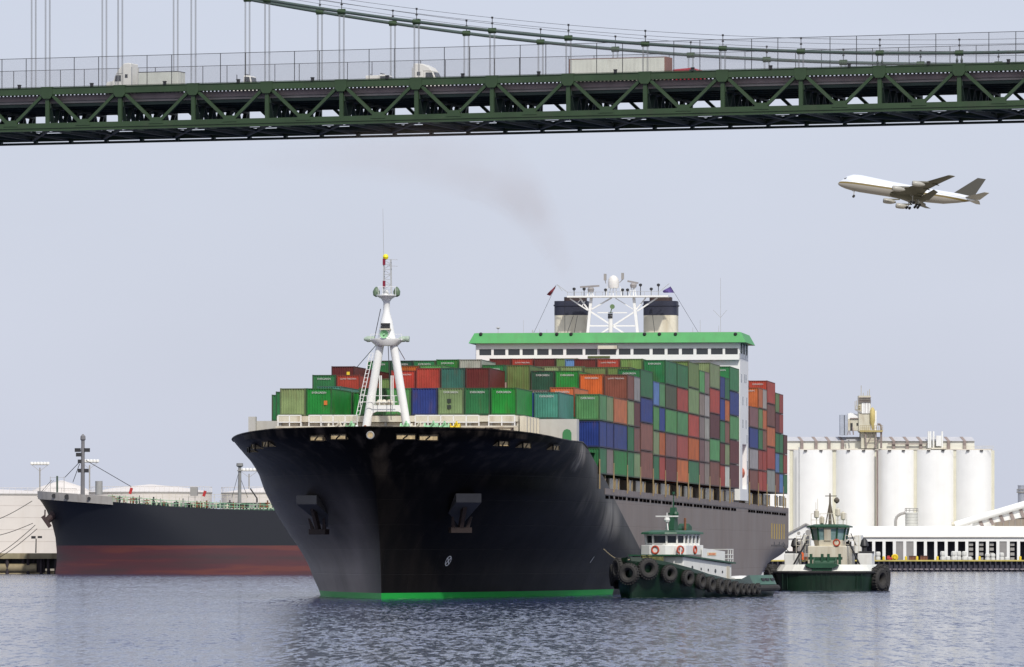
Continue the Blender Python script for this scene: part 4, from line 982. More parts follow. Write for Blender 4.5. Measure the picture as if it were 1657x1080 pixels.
# container lorry
t = place((925 + 1085) / 2, 12, 'container_lorry', 'red lorry hauling a long off-white container across the bridge', 'truck', False)
b = MB(); b.box(-6.1, 5.9, -1.22, 1.22, 1.25, 3.98)
for k in range(24): b.box(-5.9 + k * .5, -5.7 + k * .5, -1.245, 1.245, 1.4, 3.8)
b.build('container_box', VG, t)
e = MB(); e.box(5.9, 6.12, -1.25, 1.25, 1.2, 4.02); e.box(-6.2, -6.08, -1.25, 1.25, 1.2, 4.02); e.box(-6.1, 6.0, -1.26, -1.2, 3.95, 4.02); e.build('container_frame', mat('lorry_frame_rust', (.2, .09, .06), .7), t)
c = MB(); c.box(-6, 10.5, -.5, .5, .7, 1.2); c.build('chassis', CHR, t)
c = MB(); c.prism([(6.9, .8), (10.6, .8), (10.6, 1.75), (10.35, 2.0), (9.9, 2.45), (9.3, 2.6), (6.9, 2.45)], 'y', -1.15, 1.15); c.build('cab', VR, t, bevel=.08)
for sg in (-1, 1): w = MB(); w.prism([(9.0, 1.85), (10.05, 1.85), (9.8, 2.35), (9.0, 2.4)], 'y', sg * 1.155 - .01, sg * 1.155 + .01); w.build('side_window', GLASS, t)
for x in (-5, -3.9, 7.2, 9.9):
    for y in (-1, 1): wheel(t, x, y, .5)
# ---------------------------------------------------------------- airliner
def airliner():
    Zp = 2980.0; sc = F / Zp
    root = thing('airliner', 'white four-engined airliner with dark tail climbing to the left', 'airplane')
    PW = bpy.data.materials.new('airliner_livery'); PW.use_nodes = True; N = PW.node_tree.nodes; L = PW.node_tree.links; b = N['Principled BSDF']; b.inputs['Roughness'].default_value = .3
    tc = N.new('ShaderNodeTexCoord'); sp = N.new('ShaderNodeSeparateXYZ'); L.new(tc.outputs['Object'], sp.inputs[0])
    cr = N.new('ShaderNodeValToRGB'); cr.color_ramp.interpolation = 'CONSTANT'; e = cr.color_ramp.elements
    e[0].position = 0; e[0].color = (.32, .30, .265, 1); e[1].position = .44; e[1].color = (.17, .125, .035, 1)
    for p, c in ((.53, (.66, .69, .74, 1)), (.60, (.34, .38, .45, 1)), (.625, (.66, .69, .74, 1))): x = cr.color_ramp.elements.new(p); x.color = c
    mr = N.new('ShaderNodeMapRange'); mr.inputs[1].default_value = -5; mr.inputs[2].default_value = 5; L.new(sp.outputs['Z'], mr.inputs[0]); L.new(mr.outputs[0], cr.inputs[0]); L.new(cr.outputs[0], b.inputs['Base Color'])
    UND = mat('airliner_wing_grey', (.085, .08, .05), .45, var=.1); TAIL = mat('airliner_tail_brown', (.022, .020, .012), .6, var=.1); ENG = mat('engine_cowling', (.36, .35, .31), .35, var=.1)
    # fuselage: x forward
    prof = [(35.2, .1, -.7), (34.6, .8, -.65), (33.2, 1.6, -.4), (31, 2.4, -.1), (28, 3.0, .1), (24, 3.25, .1), (10, 3.25, 0), (-10, 3.25, 0), (-18, 3.0, .2), (-25, 2.2, .9), (-31, 1.2, 1.5), (-35, .35, 1.9)]
    hump = {33.2: .3, 31: 1.3, 28: 1.75, 24: 1.75, 10: .9, -10: 0}
    f = MB(); rings = []
    for x, r, zc in prof:
        hp = interp(sorted(hump.items()), x) if -10 <= x <= 33.2 else 0
        rings.append([(x, r * math.cos(a), zc + r * math.sin(a) * 1.06 + (hp * max(math.sin(a), 0) ** 1.5)) for a in [2 * math.pi * k / 24 for k in range(24)]])
    f.loft(rings); f.build('fuselage', PW, root, True)
    cw = MB(); cw.prism([(31.6, 2.55), (32.6, 2.0), (32.0, 1.85), (30.6, 2.4)], 'y', -1.55, 1.55); cw.build('cockpit_window', GLASS, root)
    def wing(name, sgn, rootx, chord_r, tipx, chord_t, span, y0, z0, z1, thick, mt):
        w = MB(); rg = []
        for u in (0, .3, .65, 1):
            ch_ = chord_r + (chord_t - chord_r) * u if name != 'wing' else [chord_r, 9.8, 6.4, chord_t][(0, .3, .65, 1).index(u)]
            xl = rootx + (tipx - rootx) * u; y = sgn * (y0 + (span - y0) * u); z = z0 + (z1 - z0) * u; th = thick * ch_
            rg.append([(xl, y, z), (xl - ch_ * .25, y, z + th * .6), (xl - ch_ * .65, y, z + th * .45), (xl - ch_, y, z), (xl - ch_ * .65, y, z - th * .3), (xl - ch_ * .25, y, z - th * .45)])
        w.loft(rg); return w.build(name, mt, root, 40)
    for sgn in (1, -1):
        wing('wing', sgn, 9.5, 15.5, -13.5, 3.6, 30.5, 2.6, -1.9, 2.6, .11, UND)
        fl = MB(); 
        for k in range(3): y = sgn * (6 + 6.5 * k); xl = (-5.2, -6.8, -9.8)[k]; fl.tube((xl + 1.6, y, -2.5 + .16 * abs(y)), (xl - 1.8, y, -2.8 + .16 * abs(y)), .5, .15, 8)
        fl.build('flap_fairing', UND, root)
        fp = MB(); fp.hexa([(-5.8, sgn * 3.2, -2.3), (-9.8, sgn * 15, -1.2), (-12.0, sgn * 15, -2.1), (-9.6, sgn * 3.2, -3.6), (-5.8, sgn * 3.2, -2.05), (-9.8, sgn * 15, -.95), (-12.0, sgn * 15, -1.95), (-9.6, sgn * 3.2, -3.4)]); fp.build('flap', UND, root)
        wing('tailplane', sgn, -27, 8.5, -35.5, 2.6, 11, .6, 1.4, 2.6, .09, ENG)
        for y, xx in ((11.7, 7.5), (21, -.5)):
            z = -2.2 + .13 * (y - 3) - 1.3
            e_ = MB(); e_.lathe([(1.0, 2.6), (1.3, 2.2), (1.38, .8), (1.25, -1.2), (.95, -2.2), (.55, -3.4), (.15, -3.8)], 18, (xx, sgn * y, z), 'x'); en = e_.build('engine', ENG, root, True)
            fan = MB(); fan.lathe([(.98, 2.62), (.9, 2.3)], 18, (xx, sgn * y, z), 'x'); fan.build('engine_intake', DARK, en)
            py = MB(); py.prism([(xx + 1.2, z + 1.2), (xx - 5.5, z + 2.0), (xx - 5.5, z + 1.5), (xx - 2, z + .8), (xx + .6, z + 1.0)], 'y', sgn * y - .25, sgn * y + .25); py.build('pylon', UND, en)
    fn = MB(); fn.hexa([(-22, -.35, 2.9), (-32.5, -.2, 2.6), (-32.5, .2, 2.6), (-22, .35, 2.9), (-33.5, -.12, 12.6), (-37.6, -.1, 12.6), (-37.6, .1, 12.6), (-33.5, .12, 12.6)]); fn.build('tail_fin', TAIL, root)
    bf = MB(); bf.loft([[(x, r * 1.0 * math.cos(a) * 3.4, -2.2 + math.sin(a) * r * 1.5) for a in [2 * math.pi * k / 16 for k in range(16)]] for x, r in ((12, .1), (9, .8), (0, 1), (-8, .9), (-12, .1))]); bf.build('belly_fairing', UND, root, True)
    def gear(x, y, z0, ln, nw, wr):
        g_ = MB(); g_.tube((x, y, z0), (x, y, z0 - ln), .22, .16, 8); g_.bar((x - .2, y, z0 - 1), (x + 1.4, y, z0), .12); gg = g_.build('landing_gear', ENG, root)
        for k in range(nw):
            for sy in (-.55, .55):
                xx = x + (k - (nw - 1) / 2) * 1.5; wv = MB(); wv.lathe([(wr * .5, -.2), (wr, -.2), (wr, .2), (wr * .5, .2)], 14, (xx, y + sy, z0 - ln), 'y'); wv.build('gear_wheel', BLACK, gg)
    gear(26.8, 0, -3.0, 2.9, 1, .62); gear(-1.5, 5.2, -2.6, 3.6, 2, .62); gear(-1.5, -5.2, -2.6, 3.6, 2, .62); gear(-5, 2, -3.3, 2.9, 2, .62); gear(-5, -2, -3.3, 2.9, 2, .62)
    pitch, roll, yaw = R(8.0), R(12.0), R(6.0)
    c = W(1470, 312, Zp)
    # heading to the left of the picture (-X); +y of the aeroplane (its left side) faces the camera
    M = Matrix.Rotation(math.pi + yaw, 4, 'Z') @ Matrix.Rotation(-pitch, 4, 'Y') @ Matrix.Rotation(roll, 4, 'X')
    root.matrix_world = Matrix.Translation(c) @ M @ Matrix.Scale(.955, 4)
airliner()
# ---------------------------------------------------------------- tugs
TUGG = mat('tug_green_paint', (.005, .022, .010), .4, var=.3, scale=.8, streak=.2, rust=(.03, .035, .02)); TUGT = mat('tug_trim_green', (.018, .075, .038), .45, var=.2)
TUGP = mat('tug_green_skylit', (.05, .125, .088), .5, var=.15, streak=.2)  # green lightened for the sky that the leaning aft bulwark reflects
TUGW = mat('tug_white', (.74, .74, .70), .4, var=.05, streak=.15, rust=(.5, .4, .28), scale=1.2, stz=.1)
tyre_src = {}
def tyre(parent, loc, nrm, Rr, r):
    key = (Rr, r)
    if key not in tyre_src:
        o = MB(); o.torus((0, 0, 0), Rr, r, 'x', 24, 10, 1.15)
        for k in range(24):
            a = 2 * math.pi * k / 24; d = Vector((0, math.cos(a), math.sin(a))); tn_ = Vector((0, -math.sin(a), math.cos(a)))
            c = d * (Rr + r * .9); o.bar(c + Vector((-r * .85, 0, 0)), c + Vector((r * .85, 0, 0)), r * .3, r * .26, d)
        tyre_src[key] = o.build('fender_tyre', TYRE, parent, True); q = tyre_src[key]
    else: q = inst(tyre_src[key], parent)
    q.location = loc; q.rotation_euler = Vector(nrm).to_track_quat('X', 'Z').to_euler()
    return q
def lifebuoy(parent, loc, axis):
    o = MB(); o.torus((0, 0, 0), .34, .09, axis, 20, 8); return o.build('lifebuoy', mat('lifebuoy_red', (.42, .06, .025), .6), parent, True, loc)
def tug1():
    al = R(24); rz = math.atan2(-math.cos(al), -math.sin(al))
    c = W(1113, 969, 611); t = thing('harbour_tug', 'green and white tug with tyre fenders pushing against the ship\'s bow quarter', 'tugboat', (c.x, c.y, 0), rz)
    bt = [(-14, 3.6), (-12.5, 4.1), (-6, 4.4), (4, 4.4), (8, 4.0), (10.5, 3.2), (12.3, 2.1), (13.4, 1.1), (14, .25)]
    sh = [(-14, 1.2), (-6, 1.2), (0, 1.4), (5, 1.9), (9, 2.6), (12, 3.2), (14, 3.5)]
    xs = [-14, -13, -12, -9, -6, -3, 0, 3, 5, 7, 8.5, 10, 11, 12, 12.8, 13.4, 13.8, 14]
    h = MB(); rg = []
    for x in xs:
        b = interp(bt, x); z = interp(sh, x); k = max(0, (x - 5) / 9); wl = b * (1 - .55 * k * k) if x > 5 else b * .93
        rg.append([(x - .0 * k, -wl * .5, -1), (x, -wl * .93, -.3), (x, -(wl * .6 + b * .4), z * .5), (x + .5 * k, -b, z), (x + .5 * k, b, z), (x, wl * .6 + b * .4, z * .5), (x, wl * .93, -.3), (x, wl * .5, -1)])
    h.loft(rg); h.build('hull', TUGG, t, 50)
    bw = MB()
    for sg in (-1, 1):
        for a, b_ in zip(xs, xs[1:]):
            bw.mi = 0 if a < -6.5 else 1
            ya, yb, za, zb = interp(bt, a), interp(bt, b_), interp(sh, a), interp(sh, b_); hgt = lambda x: .38 if x > -6 else .9
            lean = lambda x: .12 if x > -6 else .45
            k1, k2 = .5 * max(0, (a - 5) / 9), .5 * max(0, (b_ - 5) / 9)
            bw.hexa([(a + k1, sg * ya, za), (b_ + k2, sg * yb, zb), (b_ + k2, sg * (yb - .1), zb), (a + k1, sg * (ya - .1), za), (a + k1, sg * (ya - lean(a)), za + hgt(a)), (b_ + k2, sg * (yb - lean(b_)), zb + hgt(b_)), (b_ + k2, sg * (yb - lean(b_) - .1), zb + hgt(b_)), (a + k1, sg * (ya - lean(a) - .1), za + hgt(a))])
    bw.build('bulwark', [TUGP, TUGG], t)
    ru = MB(); pts = [(x, interp(bt, x) + .08, interp(sh, x) - .35) for x in xs if x <= -6]; ru.path(pts, .3, 10); ru.path([(x, -y, z) for x, y, z in pts], .3, 10); ru.tube((-14.05, -3.6, .9), (-14.05, 3.6, .9), .3, None, 10); ru.build('rubber_fender', TYRE, t, True)
    for x, z in ((-10.5, 1.75), (-9.3, 1.75), (-12, 1.75)): w = MB(); w.box(x - .4, x + .4, interp(bt, x) - .38, interp(bt, x) - .1, z - .2, z + .05); w.build('freeing_port', DARK, t)
    # tyres along the port side, big ones round the bow
    for x, dz, Rr, r in ((13.2, -.6, .70, .33), (11.4, -.75, .57, .28), (9.2, -.75, .52, .26), (7.2, -.7, .50, .25), (5.2, -.65, .50, .25), (3.2, -.6, .48, .25), (1.2, -.5, .46, .24), (-.8, -.5, .45, .23), (-2.6, -.5, .36, .18), (-4.0, -.5, .36, .18), (-5.4, -.45, .36, .18), (-6.8, -.4, .36, .18)):
        b = interp(bt, x); e = .3; nx = -(interp(bt, min(x + e, 14)) - interp(bt, x - e)) / (2 * e); n = Vector((nx, 1, 0)).normalized()
        tyre(t, (x + n.x * r, b + n.y * r * .9, interp(sh, x) + dz), n, Rr, r)
        if x > 6: tyre(t, (x + n.x * r, -b - n.y * r * .9, interp(sh, x) + dz), Vector((n.x, -n.y, 0)), Rr, r)
    tyre(t, (14.5, 0, 2.3), Vector((1, 0, 0)), .70, .33)
    # deckhouse with sheer, upper house, wheelhouse
    dh = MB(); dh.hexa([(-4.8, -2.6, 1.1), (7.4, -2.6, 2.0), (7.4, 2.6, 2.0), (-4.8, 2.6, 1.1), (-4.8, -2.6, 3.2), (7.4, -2.6, 3.95), (7.4, 2.6, 3.95), (-4.8, 2.6, 3.2)]); house = dh.build('deckhouse', TUGW, t, bevel=.1)
    dd = MB(); dd.hexa([(-5.3, -2.85, 3.2), (7.9, -2.85, 3.96), (7.9, 2.85, 3.96), (-5.3, 2.85, 3.2), (-5.3, -2.85, 3.34), (7.9, -2.85, 4.10), (7.9, 2.85, 4.10), (-5.3, 2.85, 3.34)]); dd.build('boat_deck', TUGT, t)
    for x, r in ((5.2, .2), (3.0, .13), (1.2, .13), (-.6, .2), (-2.4, .13)): p = MB(); p.lathe([(r, 0), (r, .04)], 14, (x, 2.6, 2.62 + .055 * (x - 1)), 'y'); p.build('porthole', GLASS, house)
    d_ = MB(); d_.box(-4.2, -3.5, 2.6, 2.64, 1.5, 3.0); d_.build('house_door', CREAM, house)
    sc_ = MB(); sc_.hexa([(-3.2, 2.45, 3.35), (2.5, 2.45, 3.75), (2.5, 2.55, 3.75), (-3.2, 2.55, 3.35), (-3.2, 2.45, 4.4), (2.5, 2.45, 4.72), (2.5, 2.55, 4.72), (-3.2, 2.55, 4.4)]); sc_.hexa([(-4.6, -2.55, 3.35), (2.5, -2.55, 3.75), (2.5, -2.45, 3.75), (-4.6, -2.45, 3.35), (-4.6, -2.55, 4.4), (2.5, -2.55, 4.72), (2.5, -2.45, 4.72), (-4.6, -2.45, 4.4)]); sc_.build('deck_screen', TUGW, t)
    nbd = MB(); nbd.box(-.9, 1.3, 2.555, 2.585, 4.0, 4.3); nb_ = nbd.build('name_board', mat('tug_name_cream', (.7, .55, .35), .6), t)
    for k in range(5): MB().box(-.62 + k * .34, -.42 + k * .34, 2.585, 2.592, 4.06, 4.24).build('worn_letter', ORANGE, nb_)      # letters too worn to read
    def ring(x0, x1, wd, z, nose):
        return [(x0, -wd, z), (x1 - nose, -wd, z), (x1 - nose * .35, -wd * .8, z), (x1, -wd * .35, z), (x1, wd * .35, z), (x1 - nose * .35, wd * .8, z), (x1 - nose, wd, z), (x0, wd, z)]
    uh = MB(); uh.loft([ring(1.8, 7.6, 2.35, 4.08, 1.5), ring(1.8, 7.6, 2.35, 5.0, 1.5)]); uh.build('upper_house', TUGW, t, bevel=.04)
    lnr = ring(2.0, 6.9, 1.95, 5.0, 1.3); upr = ring(2.0, 7.05, 2.0, 6.05, 1.3)
    wh = MB(); wh.loft([ring(2.0, 6.9, 1.95, 5.0, 1.3), ring(2.0, 6.95, 1.96, 5.2, 1.3)]); wh.loft([ring(2.0, 7.03, 1.99, 5.9, 1.3), upr])
    nw = len(lnr)
    for i in range(nw): wh.bar(Vector(lnr[i]), Vector(upr[i]), .16, .16)
    a, b_ = Vector(lnr[6]), Vector(lnr[7])
    for i0, i1 in ((6, 7), (0, 1)):
        for u in (.25, .5, .75): wh.bar(Vector(lnr[i0]).lerp(Vector(lnr[i1]), u), Vector(upr[i0]).lerp(Vector(upr[i1]), u), .3, .14)
    wheelh = wh.build('wheelhouse', TUGW, t)
    for i in range(nw):
        j = (i + 1) % nw; q = [Vector(lnr[i]), Vector(lnr[j]), Vector(upr[j]), Vector(upr[i])]; ce = sum(q, Vector()) / 4; ax = Vector((4.4, 0, ce.z))
        q = [p + (ax - p).normalized() * .06 for p in q]; g_ = MB(); g_.add(q, [(0, 1, 2, 3)]); g_.build('window_pane', GLASS, wheelh)
    rf_ = MB(); rf_.loft([ring(1.6, 7.7, 2.3, 6.05, 1.5), ring(1.6, 7.6, 2.25, 6.22, 1.5), ring(2.2, 6.6, 1.4, 6.42, 1.2)]); rf_.build('wheelhouse_roof', TUGT, t)
    ms_ = MB(); ms_.prism([(3.0, 6.3), (4.2, 6.3), (3.75, 8.6), (3.45, 8.6)], 'y', -.28, .28); ms_.tube((3.6, 0, 8.5), (3.6, 0, 10.1), .08, .03, 6); ms_.bar((3.6, -.5, 8.0), (3.6, .5, 8.0), .15); ms_.lathe([(.15, 9.85), (.16, 10.1)], 8, (3.6, 0, 0)); ms_.lathe([(.25, 7.6), (.3, 8.0), (.2, 8.2)], 8, (3.75, .3, 0)); ms_.build('tug_mast', TUGT, t)
    rd2 = MB(); rd2.bar((5.2, -1.15, 7.75), (5.2, 1.15, 7.75), .13, .13); rd2.lathe([(.22, 7.2), (.3, 7.4), (.22, 7.65)], 10, (5.2, 0, 0)); rd2.tube((5.2, 0, 7.2), (4.9, -.25, 6.35), .05); rd2.tube((5.2, 0, 7.2), (5.5, .25, 6.35), .05); rd2.tube((5.2, 0, 7.2), (5.2, 0, 8.1), .05); rd2.build('radar', TUGW, t)
    fu = MB(); fu.prism([(.2, 4.2), (1.6, 4.2), (1.6, 6.6), (.9, 7.1), (.2, 6.8)], 'y', -.55, .55); fu.build('funnel', TUGT, t, bevel=.1)
    ex = MB(); ex.tube((1.9, .5, 6.2), (1.9, .5, 7.6), .12); ex.build('exhaust_pipe', RUST, t)
    lifebuoy(t, (7.05, 2.15, 4.55), 'y').rotation_euler = (0, 0, R(-35)); lifebuoy(t, (4.0, 2.4, 4.55), 'y'); lifebuoy(t, (7.62, -.2, 4.55), 'x')
    la_ = MB()
    for xx in (-3.9, -4.5, -5.1):
        la_.bar((xx, 2.6, 3.4), (xx, 2.6, 4.6), .07)
    for z in (3.7, 4.1, 4.6): la_.bar((-3.6, 2.6, z), (-5.2, 2.6, z), .07); la_.bar((-5.2, 2.6, z), (-5.2, -2.6, z), .06)
    for p0, p1 in (((7.7, 1.7, 2.6), (7.2, 1.7, 4.9)), ((7.5, 2.2, 2.6), (7.0, 2.2, 4.9))): la_.bar(p0, p1, .08)
    la_.build('railing', TUGW, t)['kind'] = 'stuff'
    bo = MB(); bo.box(-12.5, -7.2, -3.2, 3.2, 1.26, 1.34); bo.build('work_deck', TUGT, t)
    rb = MB(); rb.loft([[(x, 1.8 + w * math.cos(a), 1.75 + .35 * w * math.sin(a)) for a in [k * math.pi / 5 for k in range(10)]] for x, w in ((-7.0, .3), (-7.6, .8), (-9.6, .9), (-10.4, .5))]); rb.build('workboat_cover', TUGW, t, True)
    bl_ = MB()
    for x in (9.5, 11): bl_.lathe([(.18, 2.8), (.18, 3.9), (.25, 3.95), (.25, 4.05)], 10, (x, 0, 0))
    bl_.box(8.2, 9.2, -.9, .9, 2.9, 3.9); bl_.build('bow_winch', mat('winch_olive', (.16, .16, .06), .7, var=.5, scale=3), t)
tug1()
tl = MB(); a = W(977, 889, 600); b = W(1022, 905, 603); tl.path([a.lerp(b, k / 8) - Vector((0, 0, .5 * math.sin(math.pi * k / 8))) for k in range(9)], .05, 5)
tag(tl.build('tow_line', mat('hawser_tan', (.3, .25, .16), .9)), 'tan hawser running from the tug with tyre fenders to the black hull', 'rope')

def tug2():
    Zt = 706.0; c = W(1347, 957, Zt + 12); t = thing('harbour_tug', 'tug seen head-on with white bulwark and green hull near the ship\'s stern', 'tugboat', (c.x, c.y, 0), R(-98))
    bt = [(-13, 5.0), (-8, 5.6), (6, 5.75), (9.5, 5.6), (11.2, 5.2), (12.2, 4.6), (13, 3.4), (13.3, 2.4)]
    xs = [-13, -8, 0, 6, 9.5, 10.5, 11.2, 11.8, 12.2, 12.7, 13, 13.3]
    h = MB(); rg = []
    for x in xs:
        b = interp(bt, x); rg.append([(x, -b * .9, -1), (x, -b, 1.0), (x + .1, -b - .1, 2.05), (x + .1, b + .1, 2.05), (x, b, 1.0), (x, b * .9, -1)])
    h.loft(rg); h.build('hull', TUGG, t, 50)
    ff = MB(); pts = [(x + .18, interp(bt, x) + .2, 2.05) for x in xs]; ff.path(pts + [(x, -y, z) for x, y, z in reversed(pts)], .16, 8); ff.build('rubber_fender', BLACK, t, True)
    ribs = MB()
    for k in range(-8, 9): ribs.bar((13.36 - .012 * k * k, k * .55, .2), (13.48 - .012 * k * k, k * .55, 1.9), .08)
    ribs.build('hull_rib', TUGG, t)
    bw = MB()
    ring = [(x, interp(bt, x)) for x in xs] + [(x, -interp(bt, x)) for x in reversed(xs)]
    for (x0, y0), (x1, y1) in zip(ring, ring[1:]):
        f0, f1 = .86, .86
        bw.hexa([(x0, y0, 2.1), (x1, y1, 2.1), (x1 - .1, y1 * .985, 2.1), (x0 - .1, y0 * .985, 2.1), (x0 - .75, y0 * .9, 2.92), (x1 - .75, y1 * .9, 2.92), (x1 - .85, y1 * .885, 2.92), (x0 - .85, y0 * .885, 2.92)])
    bw.build('bulwark', mat('tug_bulwark_white', (.72, .72, .66), .45, var=.06, streak=.12, rust=(.5, .45, .3)), t)
    pd = MB(); pd.prism([(-1.25, 2.55), (1.25, 2.55), (1.9, 2.85), (1.5, 3.05), (-1.5, 3.05), (-1.9, 2.85)], 'x', 12.4, 13.5); pd.box(12.3, 13.3, -1.1, 1.1, 2.25, 2.55); pd.build('bow_pad', TUGT, t)
    for sg in (-1, 1): tyre(t, (7.5, sg * 6.15, 1.5), Vector((.25, sg, 0)), .95, .5); tyre(t, (4.5, sg * 6.2, 1.4), Vector((.1, sg, 0)), .95, .5); tyre(t, (9.5, sg * 6.0, 1.3), Vector((.5, sg, 0)), .9, .5)
    dk_ = MB(); dk_.box(-12.5, 11.5, -5, 5, 2.0, 2.1); dk_.build('deck', DARK, t)
    hh = MB(); hh.box(-4, 6.5, -2.2, 2.2, 2.1, 5.0); hh.build('deckhouse', CREAM, t, bevel=.1)
    for sg in (-1, 1):
        bx_ = MB(); bx_.box(1.5, 5.5, sg * 4.1 - .8, sg * 4.1 + .8, 2.1, 4.15); bx_.build('fender_locker', TUGW, t, bevel=.08)
        vt = MB(); vt.lathe([(.28, 4.1), (.28, 4.8), (.5, 5.0), (.35, 5.6), (.1, 5.9)], 10, (3.5, sg * 3.9, 0)); vt.box(2.6, 4.4, sg * 4.1 - .85, sg * 4.1 + .85, 4.15, 4.4); vt.build('deck_vent', DARK, t, True)
        st = MB(); st.bar((6.0, sg * 2.3, 5.6), (7.5, sg * 4.0, 2.3), .15); st.bar((6.0, sg * 2.6, 6.4), (6.0, sg * 3.2, 5.0), .1); st.build('stay_leg', DARK, t)
        lk = MB(); lk.box(-2, 0.5, sg * 2.95 - .35, sg * 2.95 + .35, 4.2, 6.2); lk.build('exhaust_casing', TUGW, t)
    rails = MB()
    for sg in (-1, 1):
        for z in (5.2, 5.7, 6.2): rails.bar((6.2, sg * 2.0, z), (6.2, sg * 3.5, z - .2), .05)
        for k in range(4): rails.bar((6.2, sg * (2.0 + .5 * k), 4.2), (6.2, sg * (2.0 + .5 * k), 6.2), .05)
    rails.build('railing', CREAM, t)['kind'] = 'stuff'
    # wheelhouse, wider at the top
    lo = [(1.2, -1.55), (5.0, -1.55), (5.8, -.95), (5.8, .95), (5.0, 1.55), (1.2, 1.55)]; hi = [(1.0, -1.95), (5.3, -1.95), (6.3, -1.1), (6.3, 1.1), (5.3, 1.95), (1.0, 1.95)]
    z0, z1 = 5.0, 7.05; wh = MB()
    P = lambda i, u: Vector((*lo[i], z0)).lerp(Vector((*hi[i], z1)), u)
    n = 6
    wh.loft([[P(i, 0) for i in range(n)], [P(i, .32) for i in range(n)]]); wh.loft([[P(i, .93) for i in range(n)], [P(i, 1) for i in range(n)]])
    wo = wh.build('wheelhouse', CREAM, t)
    for i in range(n): MB().bar(P(i, .3), P(i, 1), .16, .16).build('window_post', TUGT, wo)
    fr = MB(); fr.bar((P(2, .3) + P(3, .3)) / 2, (P(2, 1) + P(3, 1)) / 2, .75, .2, (1, 0, 0)); fr.build('window_post', CREAM, wo)
    for i in range(n):
        j = (i + 1) % n; q = [P(i, .32), P(j, .32), P(j, .93), P(i, .93)]; g_ = MB(); g_.add([p * .985 + Vector((3.5, 0, p.z)) * .015 for p in q], [(0, 1, 2, 3)]); g_.build('window_pane', GLASS_L, wo)
    rr_ = MB(); rr_.loft([[(x * 1.08 - .25, y * 1.22, 7.05) for x, y in hi], [(x * 1.08 - .25, y * 1.22, 7.2) for x, y in hi], [(x * .95 + .2, y * .8, 7.42) for x, y in hi]]); rr_.build('wheelhouse_roof', TUGT, t)
    lifebuoy(t, (6.55, 1.05, 5.35), 'x')
    ms = MB(); ms.tube((3, 0, 7.3), (3, 0, 10.9), .2, .08, 8); ms.bar((3, -.55, 10.6), (3, .75, 10.6), .1); ms.tube((3, -.5, 7.3), (3, 0, 10), .07); ms.tube((3, .5, 7.3), (3, 0, 10), .07)
    ms.lathe([(.05, -.35), (.3, -.15), (.33, .1), (.1, .35)], 10, (3, .75, 10.1)); ms.build('tug_mast', mat('mast_brown_grey', (.14, .12, .09), .6, var=.3), t)
    eq = MB()
    for y, z in ((-1.5, 8.6), (1.5, 8.4), (.9, 8.8), (-.9, 7.9)): eq.tube((3.2, y, 7.2), (3.2, y, z + .5), .05); eq.lathe([(.1, -.5), (.28, -.4), (.28, .3), (.1, .4)], 8, (3.2, y, z))
    for z in (7.9, 8.6): eq.bar((4.4, -2.0, z), (4.4, 2.0, z), .05)
    for y in (-2, -1, 1, 2): eq.bar((4.4, y, 7.2), (4.4, y, 8.6), .05)
    eq.tube((3, -1.4, 8.8), (3, -1.4, 10.3), .025); eq.tube((3, -1.6, 8.8), (3, -1.6, 9.9), .025); eq.build('roof_equipment', CREAM, t)
    wi = MB(); wi.lathe([(.75, -1.3), (.75, -1.15), (.45, -1.15), (.45, 1.15), (.75, 1.15), (.75, 1.3)], 16, (8.8, 0, 3.0), 'y')
    for y in (-1.6, -.35, .35, 1.6): wi.box(8.4, 9.2, y - .13, y + .13, 2.1, 4.1)
    wi.bar((8.8, -1.9, 3.6), (8.8, 1.9, 3.6), .3); wi.build('towing_winch', TUGT, t)
tug2()
tl = MB(); a = W(1268, 884, 835); b = W(1312, 908, 712); tl.path([a.lerp(b, k / 8) - Vector((0, 0, .6 * math.sin(math.pi * k / 8))) for k in range(9)], .06, 5)
tag(tl.build('tow_line', ROPE), 'dark tow line from the ship\'s stern to the head-on tug', 'rope')
